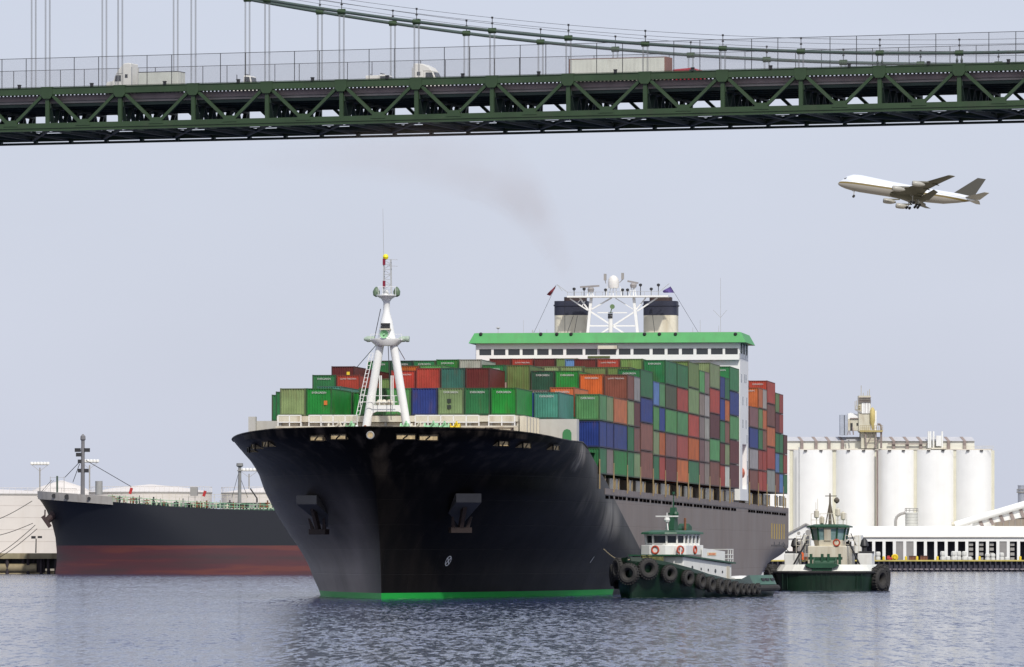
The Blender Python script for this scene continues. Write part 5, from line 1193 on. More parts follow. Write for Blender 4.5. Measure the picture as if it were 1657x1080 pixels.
# ---------------------------------------------------------------- tanker moored at the left
TZ = 1173.0; TS = F / TZ
def tanker():
    ox = (60 - CX) / TS
    t = thing('moored_tanker', 'moored tanker with dark blue-black hull and faded red boot-topping at left', 'ship', (ox, TZ, 0))
    hm = bpy.data.materials.new('tanker_hazed_paint'); hm.use_nodes = True; N = hm.node_tree.nodes; L = hm.node_tree.links; b = N['Principled BSDF']; b.inputs['Roughness'].default_value = .5
    tc = N.new('ShaderNodeTexCoord'); sp = N.new('ShaderNodeSeparateXYZ'); L.new(tc.outputs['Object'], sp.inputs[0])
    lt = N.new('ShaderNodeMath'); lt.operation = 'LESS_THAN'; lt.inputs[1].default_value = 5.35; L.new(sp.outputs['Z'], lt.inputs[0])
    mp = N.new('ShaderNodeMapping'); mp.inputs['Scale'].default_value = (.045, .045, .5); L.new(tc.outputs['Object'], mp.inputs[0])
    ns = N.new('ShaderNodeTexNoise'); ns.inputs['Scale'].default_value = 1; ns.inputs['Detail'].default_value = 5; L.new(mp.outputs[0], ns.inputs['Vector'])
    cr = N.new('ShaderNodeValToRGB'); e = cr.color_ramp.elements; e[0].position = .32; e[0].color = (.058, .034, .037, 1); e[1].position = .52; e[1].color = (.092, .030, .036, 1)
    x = e.new(.62); x.color = (.135, .040, .033, 1); x = e.new(.72); x.color = (.105, .029, .035, 1)
    L.new(ns.outputs[0], cr.inputs[0])
    mx = N.new('ShaderNodeMix'); mx.data_type = 'RGBA'; L.new(lt.outputs[0], mx.inputs[0]); mx.inputs[6].default_value = (.011, .013, .019, 1); L.new(cr.outputs[0], mx.inputs[7]); L.new(mx.outputs[2], b.inputs['Base Color'])  # navy base has the distance haze put into the hull colour
    stem = [(-1, 2.6), (0, 2.5), (1, 2.75), (4, 2.85), (6.8, 2.6), (9.3, 2.0), (12.5, .7), (14.6, -.9)]
    topz = [(-2, 14.6), (0, 14.5), (14.0, 13.4), (25, 12.5), (44, 11.6), (132, 11.4)]
    def bw(x, z): L_ = interp([(0, 34), (14, 18)], z); u = min(max((x - interp(stem, z)) / L_, 0), 1); return 11 * (1 - (1 - u) ** 2) ** .75
    cols_ = [(k / 16) ** 1.5 for k in range(17)]; h = MB(); nv = 12; idx = {}
    def sx(c, z): st = interp(stem, z); return st + c * 36 if c <= 1 else 36 + (c - 1) * 96
    cols_ += [1.25, 1.5, 1.75, 2]
    for sd in (-1, 1):
        for ci, c in enumerate(cols_):
            zt = 13
            for _ in range(20): zt = interp(topz, sx(c, zt))
            for j in range(nv + 1): z = -1 + (zt + 1) * j / nv; x = sx(c, z); idx[sd, ci, j] = len(h.v); h.v.append((x, 11 + sd * bw(x, z), z))
        for ci in range(len(cols_) - 1):
            for j in range(nv): h.f.append([idx[sd, ci, j], idx[sd, ci + 1, j], idx[sd, ci + 1, j + 1], idx[sd, ci, j + 1]]); h.m.append(0)
    lc = len(cols_) - 1
    for j in range(nv): h.f.append([idx[-1, lc, j], idx[1, lc, j], idx[1, lc, j + 1], idx[-1, lc, j + 1]]); h.m.append(0)
    for ci in range(lc): h.f.append([idx[-1, ci, nv], idx[-1, ci + 1, nv], idx[1, ci + 1, nv], idx[1, ci, nv]]); h.m.append(0)
    h.build('hull', hm, t, 40)
    # grey bulwark at the bow
    b_ = MB()
    for sd in (-1, 1):
        for k in range(14):
            xa, xb = -.6 + k * 1.04, -.6 + (k + 1) * 1.04
            f = lambda x: (interp(topz, x), interp(topz, x) + .95)
            (a0, a1), (c0, c1) = f(xa), f(xb); ya, yb = 11 + sd * (bw(xa, a0) + .03), 11 + sd * (bw(xb, c0) + .03)
            b_.add([(xa, ya, a0 - .55), (xb, yb, c0 - .55), (xb - .12, yb, c1), (xa - .12, ya, a1)], [(0, 1, 2, 3)])
    b_.build('bow_bulwark', mat('tanker_bulwark_grey', (.36, .34, .31), .6, var=.1, streak=.3), t)
    for px, r in ((83.5, .42), (106, .5), (143, .33)):
        x = (px - 60) / TS; z = interp(topz, x) + .25; o = MB(); o.lathe([(r, -.05), (r * .6, .1)], 12, (x, 11 - bw(x, z) - .1, z), 'y'); o.build('fairlead', DARK, t)
    an = MB(); c = Vector((1.3, 9.5, 10.3)); an.tube(c + Vector((1.4, 0, 1.2)), c + Vector((-.3, -.6, -.6)), .8, .6, 10); an.bar(c + Vector((-.9, -1, .5)), c + Vector((.5, -1, -1.5)), .8, .7); an.bar(c + Vector((-.5, -1, 0)), c + Vector((-.45, -1, 1.7)), .25); an.build('anchor', mat('tanker_anchor_dark', (.05, .03, .03), .8), t)
    # foremast
    P = lambda px, py, d=8: Vector(((px - 60) / TS, d, HC + (YH - py) / TS))
    m = MB(); m.tube(P(129, 806), P(129.5, 712), .42, .34, 10); m.lathe([(.35, 0), (.5, .2), (.45, .8), (.1, 1.2)], 10, P(129.5, 712)); m.build('foremast', mat('mast_grey', (.19, .185, .19), .6), t, True)
    for px, py in ((121, 727.5), (136, 727.5), (123, 735), (126, 746), (126, 761), (134, 761)): l_ = MB(); l_.box(-.55, .55, -.3, .3, -.35, .35); l_.bar((0, 0, 0), (129 * .114 - px * .114, 0, -.1), .12); l_.build('mast_lamp', DARK, t, loc=P(px, py))
    s2 = MB(); s2.tube(P(125, 746), P(100, 772), .06, None, 4); s2.tube(P(124, 750), P(113, 780), .06, None, 4); s2.tube(P(134, 744), P(208, 787), .06, None, 4); s2.tube(P(383, 765), P(372, 805), .04, None, 4); s2.tube(P(383, 765), P(398, 805), .04, None, 4); s2.build('stay_wire', DARK, t)['kind'] = 'stuff'
    m = MB(); m.tube(P(384.5, 815), P(385, 755), .36, .3, 10); m.box(P(381, 0).x, P(389, 0).x, 7.5, 8.5, P(0, 762).z, P(0, 760).z); m.lathe([(.45, 0), (.65, .2), (.6, .7)], 8, P(385, 755)); m.build('midship_mast', mat('mast_grey_light', (.24, .24, .23), .6), t, True)
    cyl = MB(); cyl.lathe([(.68, P(0, 800).z), (.68, P(0, 778).z)], 14, (P(155.5, 0).x, 8, 0)); cyl.build('vent_cylinder', mat('vent_grey', (.33, .33, .32), .6), t, True)
    bx2 = MB(); bx2.box(P(305, 0).x, P(316.5, 0).x, 6, 9, P(0, 802).z, P(0, 788).z); bx2.build('deck_locker', GREY, t)
    rc = MB(); rc.bar(P(206, 799), P(209, 789), .7, .5); rc.bar(P(326, 803), P(329, 794), .9, .5); rc.build('red_deck_crane', REDP, t)
    cr_ = MB(); cr_.bar(P(402, 790), P(413, 806), .25); cr_.bar(P(413, 806), P(413, 815), .3); cr_.build('hose_crane', DARK, t)
    dkp = mat('tanker_deck_green', (.05, .11, .075), .7, var=.4, scale=.8)
    tr = MB(); tr.prism([((175 - 60) / TS, 12.6), ((260 - 60) / TS, 12.3), ((450 - 60) / TS, 12.3), (120, 12.3), (120, 13.3), ((230 - 60) / TS, 13.3)], 'y', 9, 11); tr.build('pipe_trunk', dkp, t)
    dp = MB(); dp.box(13, 120, 2, 14, 11.2, 12.1); dp.build('deck_plating', dkp, t)
    random.seed(3)
    for k in range(60):
        x = 13 + k * .62; e_ = MB(); hgt = random.uniform(.7, 1.7); zb = max(interp(topz, x), 12.1); w_ = random.uniform(.2, .5)
        yy = random.uniform(4, 9); e_.tube((x, yy, 11.5), (x, yy, zb + hgt), w_ * .35, None, 6); e_.bar((x - .5, yy, zb + hgt * .7), (x + .5, yy, zb + hgt * .7), .16); e_.box(x - w_ * .5, x + w_ * .5, yy - .3, yy + .3, zb + hgt * .1, zb + hgt * .55); e_.build('deck_valve', random.choice([CREAM, DARK, GREY, RUST]), t)
    rl_ = MB()
    xs_ = [13 + k * .9 for k in range(100)]
    for dz in (.55, 1.1): rl_.path([(x, 11 - bw(x, 12) + .2, interp(topz, x) + dz) for x in xs_[::6]], .045, 4)
    for x in xs_: rl_.bar((x, 11 - bw(x, 12) + .2, interp(topz, x) - .1), (x, 11 - bw(x, 12) + .2, interp(topz, x) + 1.1), .08)
    rl_.build('deck_railing', MINT, t)
    rl_ = MB()
    for dz in (0, .5): rl_.bar((13, 10, 14.4 + dz), (110, 10, 14.2 + dz), .06)
    for k in range(80): rl_.bar((13 + k * 1.2, 10, 13.2), (13 + k * 1.2, 10, 14.9), .07)
    rl_.build('catwalk_railing', CREAM, t)
tanker()
# mooring lines
for (a, b, sag, lab) in (((52, 811, 1172), (-40, 852, 1185), .6, 'topmost mooring line from the tanker\'s bow'), ((53, 847, 1172), (-40, 873, 1185), .5, 'second mooring line down from the tanker\'s bow'), ((57, 850, 1172), (-40, 916, 1185), .8, 'third mooring line down, running steeply from the tanker\'s bow'), ((60, 856, 1172), (-40, 921, 1185), .8, 'lowest mooring line from the tanker\'s bow')):
    p, q = W(*a), W(*b); o = MB(); o.path([p.lerp(q, k / 10) - Vector((0, 0, sag * math.sin(math.pi * k / 10))) for k in range(11)], .065, 5); tag(o.build('mooring_line', ROPE), lab, 'rope', 'mooring lines of the tanker')
# jetty on piles
JZ = 1196.0; js = F / JZ
jt = thing('pile_jetty', 'low concrete jetty on dark piles left of the tanker bow', 'jetty', ((20 - CX) / js, JZ, 0))
zt = HC - (895.5 - YH) / js; zb = HC - (904.5 - YH) / js
o = MB(); o.box(-14, 30, 0, 9, zb, zt); o.build('jetty_deck', mat('jetty_concrete', (.30, .26, .16), .9, var=.25, scale=.5, streak=.5), jt)
o = MB(); o.box(-14, 30, 3, 3.6, 1.0, zb); o.build('jetty_backwall', DARK, jt)
o = MB(); o.tube((-14, 1.2, 1.1), (4.5, 1.2, 1.1), .9, None, 12); o.tube((-14, 1.6, -.3), (8, 1.6, -.3), .9, None, 12); o.build('jetty_pipe', mat('pipe_tan', (.27, .22, .13), .8, var=.3), jt, True)
pile = MB().tube((0, 0, -1.5), (0, 0, zb), .32, None, 10).build('pile', mat('pile_dark', (.04, .03, .035), .8), jt, True, (-1, .6, 0))
for px in (8, 37, 45, 53, 61, 66, 70, 78, 90, 100): inst(pile, jt, ((px - 20) / js, .8 + (px % 3) * .4, 0))
lp = MB(); p = W(58, 895, 1199); q = W(58.5, 872, 1199); lp.tube(p, q, .12, .1, 8); lp.box(q.x - .9, q.x - .1, q.y - .3, q.y + .3, q.z, q.z + .5); lp.box(q.x + .3, q.x + 1.1, q.y - .3, q.y + .3, q.z + .1, q.z + .5)
tag(lp.build('jetty_lamp', DARK), 'short lamp post with two lamp heads on the jetty', 'lamp post')
# storage tanks behind the tanker
TANKW = mat('tank_white', (.66, .62, .58), .6, var=.05, scale=.2, streak=.15, rust=(.45, .38, .3), stz=.05)
def storage_tank(px, rad_px, top, base, Z, lab, cone=8, clad=False):
    s = F / Z; c = W(px, base, Z); r = rad_px / s; zt = HC + (YH - top) / s
    t = thing('storage_tank', lab, 'tank', (c.x, Z + r, 0)); o = MB(); o.lathe([(r, c.z), (r, zt)], 64); o.build('tank_shell', TANKW, t, 30)
    o = MB(); o.lathe([(r + .12, zt - .25), (r + .12, zt)], 64); o.build('rim', GREY, t, 30)
    o = MB(); o.lathe([(r * .985, zt), (r * .6, zt + cone / s * .55), (.3, zt + cone / s)], 48); o.build('tank_roof', TANKW, t, True)
    for k in range(1, 5): z = c.z + (zt - c.z) * k / 5; o = MB(); o.lathe([(r + .015, z - .04), (r + .015, z + .04)], 64, caps=False); o.build('shell_seam', mat('tank_seam', (.52, .47, .43), .6), t, 30)
    o = MB()
    for k in range(40): a = R(180 + 180 * k / 39); o.bar((r * math.cos(a), r * math.sin(a), zt), (r * math.cos(a), r * math.sin(a), zt + 1.1), .06)
    o.path([(r * math.cos(R(180 + 4.5 * k)), r * math.sin(R(180 + 4.5 * k)), zt + 1.1) for k in range(41)], .05, 4); o.build('tank_railing', TANKW, t)
    return t
storage_tank(-10, 125, 799, 896, 1235, 'big round cream-white storage tank at the left edge behind the tanker bow', 8)
storage_tank(238, 100, 796, 896, 1330, 'white storage tank with conical roof behind the tanker amidships', 13)
storage_tank(430, 75, 797, 896, 1300, 'white storage tank behind the second tanker mast', 9)
storage_tank(95, 60, 801, 896, 1420, 'low white storage tank half hidden behind the tanker\'s bow', 24)
def tower_stair(px, py, Z, lab):
    t = thing('stair_platform', lab, 'platform', W(px, py, Z)); o = MB(); s = F / Z
    t.scale = (.42, .42, .34)
    for dx in (-1, 1, 3): o.bar((dx * 1.6, 0, 0), (dx * 1.6, 0, 9), .22)
    for z in (3, 6, 8.5): o.bar((-1.6, 0, z), (4.8, 0, z), .15)
    o.build('frame', GREY, t); o = MB(); o.bar((-6, .1, 0), (-1, .1, 7), .25); o.bar((-5, .1, 0), (0, .1, 7), .12); o.build('stair', DARK, t); o = MB(); o.bar((1.6, -.1, 0), (1.6, -.1, 9.4), .9, .5); o.build('riser', mat('riser_green', (.06, .09, .07), .6), t)
tower_stair(87, 797, 1240, 'steel stair platform on top of the storage tank by the tanker bow')
def light_mast(px, top, base, Z, lab, half=13):
    t = thing('light_mast', lab, 'lamp post', W(px, base, Z)); s = F / Z; h = (base - top) / s; w = half / s
    o = MB(); o.tube((0, 0, 0), (0, 0, h - .8), .22, .14, 8); o.bar((0, 0, h - 1.6), (-w, 0, h - .2), .08); o.bar((0, 0, h - 1.6), (w, 0, h - .2), .08); o.bar((-w, 0, h - .2), (w, 0, h - .2), .12); o.build('mast', GREY, t)
    for k in range(6): x = -w + 2 * w * k / 5; l_ = MB(); l_.lathe([(.12, -.35), (.36, -.2), (.36, .25), (.15, .35)], 10, (x, 0, h + .1)); l_.build('lamp_head', WHITE2, t, True)
light_mast(64.5, 751, 895, 1380, 'tall multi-lamp light mast left of the tanker\'s foremast')
light_mast(145, 747, 895, 1380, 'tall multi-lamp light mast just right of the tanker\'s foremast')
light_mast(403, 761, 895, 1380, 'tall multi-lamp light mast beside the container ship\'s bow', 14)
# ---------------------------------------------------------------- quay, warehouse and grain silos at the right
QZ = 1341.0; qs = F / QZ
def QX(px, Z=QZ): return (px - CX) / F * Z
def QH(py, Z=QZ): return HC + (YH - py) / F * Z
GZ = 2.2
quay = thing('quay_wall', 'dark timber-faced quay wall with yellow edge along the right shore', 'quay', (0, QZ, 0))
o = MB(); o.box(QX(1230), QX(1900), .6, 14, -2, QH(907)); o.build('quay_body', mat('quay_dark', (.045, .045, .065), .8, var=.3), quay)
o = MB(); o.box(QX(1230), QX(1900), -.1, 1.2, QH(908.6), QH(906.4)); o.build('quay_edge', mat('quay_edge_yellow', (.55, .45, .12), .7, var=.35, scale=.4), quay)
fpile = MB().box(-.16, .16, -.1, .5, -1, QH(908.6)).build('fender_pile', mat('fender_timber', (.035, .032, .042), .85, var=.4), quay, loc=(QX(1400), 0, 0))
px = 1250
while px < 1760:
    inst(fpile, quay, (QX(px), 0, 0), None, (random.uniform(.8, 1.3), 1, 1)); px += 8.6
o = MB(); px = 1290
while px < 1760: o.box(QX(px), QX(px + random.uniform(4, 7.5)), -.12, .4, QH(922.0), QH(920.6)); px += 8.6
o.build('fender_pad', mat('pad_pale', (.33, .29, .31), .8, var=.5, scale=.3), quay)
# warehouse
WZ = 1352.0
wx = lambda px: QX(px, WZ); wz = lambda py: QH(py, WZ)
wr = thing('quay_warehouse', 'long low white warehouse with a row of dark doors on the quay', 'warehouse', (0, WZ, 0))
doors = [1399.5 + 16.75 * k for k in range(-3, 20)]; dw = 11.8; dtop, dbot = 876.5, 905
w = MB(); e = [wx(1330)]
for d in doors: e += [wx(d), wx(d + dw)]
e.append(wx(1800))
for a, b in zip(e[0::2], e[1::2]): w.box(a, b, 0, .35, GZ, wz(dtop))
w.box(wx(1330), wx(1800), 0, .35, wz(dtop), wz(869.5)); w.box(wx(1330), wx(1800), 17.5, 18, GZ, wz(869.5)); w.build('wall', WHITE2, wr)
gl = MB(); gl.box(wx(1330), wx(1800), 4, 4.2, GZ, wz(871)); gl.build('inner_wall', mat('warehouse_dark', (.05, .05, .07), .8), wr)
RD = mat('roller_door_grey', (.27, .26, .25), .6, var=.1); 
for k, d in enumerate(doors):
    if k in (6, 7, 16): o = MB(); o.box(wx(d), wx(d + dw), .15, .2, GZ, wz(dtop)); o.build('roller_door', RD, wr)
    elif k in (13, 14, 15, 17):
        o = MB()
        for j in range(4): z = GZ + (wz(dtop) - GZ) * j / 4; o.box(wx(d + 1), wx(d + dw - 4), .5, 1.2, z + .1, z + .75)
        o.build('stacked_goods', GREY, wr)
rfm = mat('warehouse_roof', (.80, .78, .72), .6, var=.06, scale=.15)
o = MB(); o.hexa([(wx(1326), -.15, wz(870.5)), (wx(1800), -.15, wz(870.5)), (wx(1800), 18.5, wz(870.5)), (wx(1326), 18.5, wz(870.5)), (wx(1326), -.15, wz(868.5)), (wx(1800), -.15, wz(868.5)), (wx(1800), 9, wz(851.5)), (wx(1326), 9, wz(851.5))]); o.build('roof', rfm, wr)
o = MB(); o.box(wx(1330), wx(1800), -.26, -.16, wz(870.6), wz(869.2)); o.build('gutter', GREY, wr)
# gabled annex at the left of the warehouse
an = thing('gabled_annex', 'white gabled building with round vents behind the head-on tug', 'building', (0, 1348, 0))
ax = lambda px: QX(px, 1348); az_ = lambda py: QH(py, 1348)
o = MB(); o.prism([(ax(1240), GZ), (ax(1336), GZ), (ax(1336), az_(866)), (ax(1304), az_(848.5)), (ax(1272), az_(866)), (ax(1240), az_(866))], 'y', 0, 12); o.build('wall', WHITE2, an)
for px, py, r in ((1292.5, 863, .35), (1308, 862, .62)): o = MB(); o.lathe([(r, -.06), (r, .02)], 16, (ax(px), 0, az_(py)), 'y'); o.build('gable_vent', GREY, an)
o = MB(); o.box(ax(1287), ax(1310), -.05, .05, GZ, az_(876)); o.build('annex_door', RD, an)
o = MB(); o.bar((ax(1270), -.3, az_(866.5)), (ax(1304), -.3, az_(848)), .35); o.bar((ax(1304), -.3, az_(848)), (ax(1338), -.3, az_(866.5)), .35); o.bar((ax(1272), -.1, az_(872)), (ax(1336), -.1, az_(872)), .15); o.build('gable_trim', GREY, an)
# things standing on the quay
def quay_thing(name, px, lab, cat, build, group=None, y=6.0):
    p = Vector((QX(px, QZ + y), QZ + y, GZ)); t = thing(name, lab, cat, p, 0, group); build(t); return t
def sacks(w, hgt, rows):
    def f(t):
        n = 0
        for j in range(rows):
            for k in range(int(w / 1.15)):
                if rows > 1 and j == rows - 1 and random.random() < .35: continue
                o = MB(); x = k * 1.15; o.loft([[(x + .5 + .5 * math.cos(a) * s, .5 * math.sin(a) * s, j * hgt + z) for a in [q * math.pi / 4 + .39 for q in range(8)]] for z, s in ((0, .95), (hgt * .3, 1.1), (hgt * .8, 1.05), (hgt * .96, .7))]); o.build('sack', mat('sack_white', (.66, .66, .62), .8, var=.1), t)
    return f
quay_thing('sack_stack', 1521.5, 'biggest stack of white bulk sacks on the quay before the warehouse doors', 'sacks', sacks(6.4, 1.05, 2))
quay_thing('sack_stack', 1565, 'short low stack of white bulk sacks right of the biggest stack', 'sacks', sacks(1.7, .95, 1))
quay_thing('sack_stack', 1594, 'small white sack pile between the two roller gates', 'sacks', sacks(2.3, .8, 2))
quay_thing('sack_stack', 1617, 'rightmost stack of white bulk sacks on the quay', 'sacks', sacks(3.3, .9, 2))
quay_thing('sack_stack', 1417, 'white goods pile on the quay right of the head-on tug', 'sacks', sacks(1.6, 1.0, 2))
def reel(t): 
    o = MB(); o.torus((0, 0, .75), .55, .2, 'y', 18, 8); o.build('rim', YELLOW, t, True); o = MB(); o.lathe([(.35, -.4), (.35, .4)], 12, (0, 0, .75), 'y'); o.build('hub', YELLOW, t); o = MB(); o.box(-.7, .7, -.5, .5, 0, .12); o.build('base', DARK, t)
quay_thing('cable_reel', 1448, 'bright yellow cable reel on the quay', 'reel', reel)
def mach(t): 
    o = MB(); o.box(-.6, .6, -.5, .5, .2, .75); o.prism([(-.6, .75), (.1, .75), (.0, 1.1), (-.5, 1.1)], 'y', -.4, .4); o.build('body', REDP, t, bevel=.06)
    for x in (-.4, .4):
        for y in (-.5, .5): wheel(t, x, y, .2, .2, .15)
quay_thing('red_machine', 1439.5, 'small red machine beside the yellow reel on the quay', 'machine', mach)
def crate(wd, ht):
    def f(t):
        o = MB(); o.box(0, wd, -.5, .5, 0, ht); o.build('crate_body', RUST, t); o = MB()
        for k in range(4): x = wd * k / 3; o.box(x - .05, x + .05, -.56, -.5, 0, ht + .05)
        o.box(-.05, wd + .05, -.56, -.5, ht - .1, ht + .03); o.build('crate_slat', mat('crate_brown', (.12, .06, .05), .8), t)
    return f
quay_thing('pallet_crate', 1471, 'wide rust-brown crate before the first pair of grey roller doors', 'crate', crate(1.7, 1.05))
quay_thing('pallet_crate', 1489, 'rust-brown crate before the second grey roller door', 'crate', crate(1.55, 1.1))
quay_thing('scrap_pile', 1283, 'orange rusty drum stack on the quay between the ship and the head-on tug', 'drums', lambda t: [MB().lathe([(.42, 0), (.44, .3), (.42, .9)], 12, (k % 4 * .95, 0, k // 4 * .95)).build('drum', RUST if k % 2 else ORANGE, t, True) for k in range(7)])
bol = [1399, 1414, 1430, 1466, 1484, 1517, 1585, 1651]
for i, px in enumerate(bol):
    quay_thing('bollard_post', px, f'yellow guard post on the quay edge, {words(i + 1)} from the head-on tug', 'post', lambda t: MB().lathe([(.26, 0), (.26, .8), (.2, .98), (.05, 1.02)], 10).build('post', YELLOW, t, True) and None, 'yellow guard posts', 3.0)

# grain silos
SZ = 1385.0
gx = lambda px: QX(px, SZ); gz = lambda py: QH(py, SZ)
el = thing('grain_elevator', 'row of tall white cylindrical grain silos with gallery and head house on top', 'silo', (0, SZ, 0))
SILO = mat('silo_white_concrete', (.82, .82, .80), .75, var=.04, scale=.3, streak=.18, rust=(.64, .62, .55), stz=.03)
edges_ = [1217, 1281, 1351, 1419.5, 1482, 1546.5, 1608]
for a, b in zip(edges_, edges_[1:]):
    r = (gx(b) - gx(a)) / 2; c = (gx(a) + gx(b)) / 2; o = MB(); o.lathe([(r + .12, GZ), (r + .12, gz(728.5))], 48, (c, r, 0)); o.build('silo', SILO, el, 30)
    o = MB(); o.lathe([(r + .12, GZ), (r + .12, gz(729))], 24, (c, r * 3 + .3, 0)); o.build('silo', SILO, el, 30)
    for k in (.32, .68): x = gx(a) + (gx(b) - gx(a)) * k; o = MB(); o.box(x - .35, x + .35, -.45 + r * .06, .3, gz(730.5), gz(728.6)); o.build('silo_vent', DARK, el)
    o = MB(); o.box(c + r - .34, c + r + .34, r * .55, r + 1, GZ, gz(729)); o.build('silo_web', mat('silo_web_cream', (.62, .60, .48), .8, var=.05), el)
o = MB(); o.tube((gx(1293), -.5, GZ), (gx(1293), -.5, gz(724)), .14, None, 8)
o.build('downpipe', STEEL, el); o = MB(); o.box(gx(1420) - .18, gx(1420) + .18, .8, 1.3, GZ, gz(729)); o.build('downpipe', mat('pipe_brown_grey', (.22, .17, .16), .7), el)
o = MB(); o.box(gx(1270), gx(1607), 2.2, 18, gz(728.6), gz(726.6)); o.build('roof_slab', mat('slab_cream', (.5, .46, .40), .8, var=.1), el)
GAL = mat('gallery_cream', (.70, .69, .60), .7, var=.08); GALR = mat('gallery_roof_grey', (.46, .46, .48), .6, var=.08); RIB = mat('gallery_rib', (.26, .21, .19), .75, var=.25)
o = MB(); o.box(gx(1240), gx(1579), 4, 9, gz(726.6), gz(713.5)); gal = o.build('gallery', GAL, el)
o = MB(); o.hexa([(gx(1240), 3.6, gz(713.6)), (gx(1580), 3.6, gz(713.6)), (gx(1580), 9.4, gz(713.6)), (gx(1240), 9.4, gz(713.6)), (gx(1240), 6, gz(706.5)), (gx(1576), 6, gz(706.5)), (gx(1576), 7, gz(706.5)), (gx(1240), 7, gz(706.5))]); o.build('gallery_roof', GALR, gal)
rib = MB(); rib.box(-.32, .32, 3.55, 4.0, gz(726.6), gz(713.2)); rib.hexa([(-.32, 3.55, gz(713.4)), (.32, 3.55, gz(713.4)), (.32, 3.8, gz(713.4)), (-.32, 3.8, gz(713.4)), (-.95, 5.9, gz(706.2)), (-.3, 5.9, gz(706.2)), (-.3, 6.2, gz(706.2)), (-.95, 6.2, gz(706.2))])
rib = rib.build('gallery_rib', RIB, gal, loc=(gx(1299), 0, 0))
for px in (1322, 1343, 1365, 1448, 1470, 1492, 1537, 1563): inst(rib, gal, (gx(px), 0, 0))
o = MB(); o.box(gx(1438), gx(1504), 3.2, 3.5, gz(719), gz(717.4)); o.build('conveyor_pipe', RIB, gal)
o = MB()
for k in range(26): x = gx(1560 + k * 1.9); o.bar((x, .2, gz(727)), (x, .2, gz(722)), .05)
o.bar((gx(1540), .2, gz(722)), (gx(1608), .2, gz(722)), .05); o.build('roof_railing', CREAM, el)
# head house
hz = lambda z: (1340 + z / 9.0); hw = lambda w_: 620 + w_ / 9.0
def hbox(name, z0, z1, w0, w1, y0, y1, mt, parent=el): o = MB(); o.box(gx(hz(z0)), gx(hz(z1)), y0, y1, gz(hw(w1)), gz(hw(w0))); return o.build(name, mt, parent)
HH = mat('headhouse_cream', (.58, .55, .44), .75, var=.1, scale=.8, streak=.5, rust=(.35, .26, .15)); BLUEG = mat('headhouse_blue_grey', (.36, .39, .45), .6)
hh = hbox('head_house', 490, 715, 700, 950, 2, 10, HH)
hbox('head_tower', 455, 630, 180, 700, 2.5, 7, HH, hh); hbox('tower_cladding', 500, 620, 280, 440, 2.3, 2.5, WHITE2, hh)
for z in (530, 552, 585, 600): hbox('cladding_seam', z, z + 4, 280, 440, 2.25, 2.3, RIB, hh)
for w_ in (205, 240, 268): hbox('tower_rail', 450, 635, w_, w_ + 10, 2.1, 2.4, RIB, hh)
hbox('leg_casing', 185, 242, 460, 755, 3, 6, BLUEG, hh); hbox('leg_casing', 252, 298, 460, 755, 3, 6, BLUEG, hh); hbox('leg_gap', 240, 254, 462, 753, 3.5, 5.5, DARK, hh)
hbox('annex_block', 300, 475, 520, 690, 3, 7, HH, hh)
o = MB(); o.prism([(gx(hz(300)), gz(hw(520))), (gx(hz(475)), gz(hw(520))), (gx(hz(455)), gz(hw(455))), (gx(hz(345)), gz(hw(430))), (gx(hz(300)), gz(hw(440)))], 'y', 3.1, 7); o.build('annex_roof', WHITE2, hh)
hbox('annex_rail', 330, 490, 505, 518, 2.7, 3, RIB, hh); hbox('annex_opening', 335, 368, 580, 690, 2.9, 3.0, DARK, hh); hbox('annex_opening', 425, 445, 580, 618, 2.9, 3.0, DARK, hh)
hbox('platform', 470, 800, 690, 712, .8, 9, mat('platform_ochre', (.42, .34, .14), .7, var=.2), hh)
o = MB(); c = gx(hz(655)); o.lathe([(.15, gz(hw(680))), (.55, gz(hw(545))), (.55, gz(hw(400))), (.35, gz(hw(370))), (.1, gz(hw(350)))], 14, (c, 2.2, 0)); o.build('dust_collector', mat('collector_ochre', (.52, .42, .16), .6, var=.15), hh, True)
hbox('collector_casing', 680, 715, 400, 690, 2.5, 5, WHITE2, hh)
o = MB()
for z0, w0, z1, w1, wd in ((550, 712, 560, 950, .25), (778, 712, 770, 950, .25), (700, 712, 700, 950, .2), (570, 890, 660, 720, .12), (670, 940, 760, 820, .18), (580, 830, 770, 830, .12), (300, 700, 290, 755, .2), (360, 640, 375, 755, .25), (320, 700, 325, 755, .2)): o.bar((gx(hz(z0)), 1.4, gz(hw(w0))), (gx(hz(z1)), 1.4, gz(hw(w1))), wd)
o.build('support_frame', RIB, hh)['kind'] = 'stuff'
o = MB(); pts = [(gx(hz(a)), 1.8, gz(hw(b))) for a, b in ((780, 950), (780, 640), (770, 605), (750, 595), (725, 600))]; o.path(pts, .22, 8); o.build('duct', RIB, hh, True)
o = MB()
for z0, w0, w1 in ((492, 180, 30), (523, 180, 140), (590, 180, 110), (615, 180, 85), (425, 330, 250), (403, 380, 260), (455, 380, 330)): o.bar((gx(hz(z0)), 3, gz(hw(w0))), (gx(hz(z0)), 3, gz(hw(w1))), .09)
for w_ in (335, 360, 380): o.bar((gx(hz(400)), 2.4, gz(hw(w_))), (gx(hz(480)), 2.4, gz(hw(w_))), .1)
for w_ in (620, 655, 685):
    o.bar((gx(hz(470)), .9, gz(hw(w_))), (gx(hz(800)), .9, gz(hw(w_))), .07)
for z0 in range(470, 801, 30): o.bar((gx(hz(z0)), .9, gz(hw(690))), (gx(hz(z0)), .9, gz(hw(620))), .07)
o.build('aerial_and_rail', mat('ochre_rail', (.36, .29, .14), .7), hh)['kind'] = 'stuff'
o = MB(); o.bar((gx(hz(400)), 2.5, gz(hw(382))), (gx(hz(495)), 2.5, gz(hw(430))), .35); o.build('balcony_brace', GREY, hh)
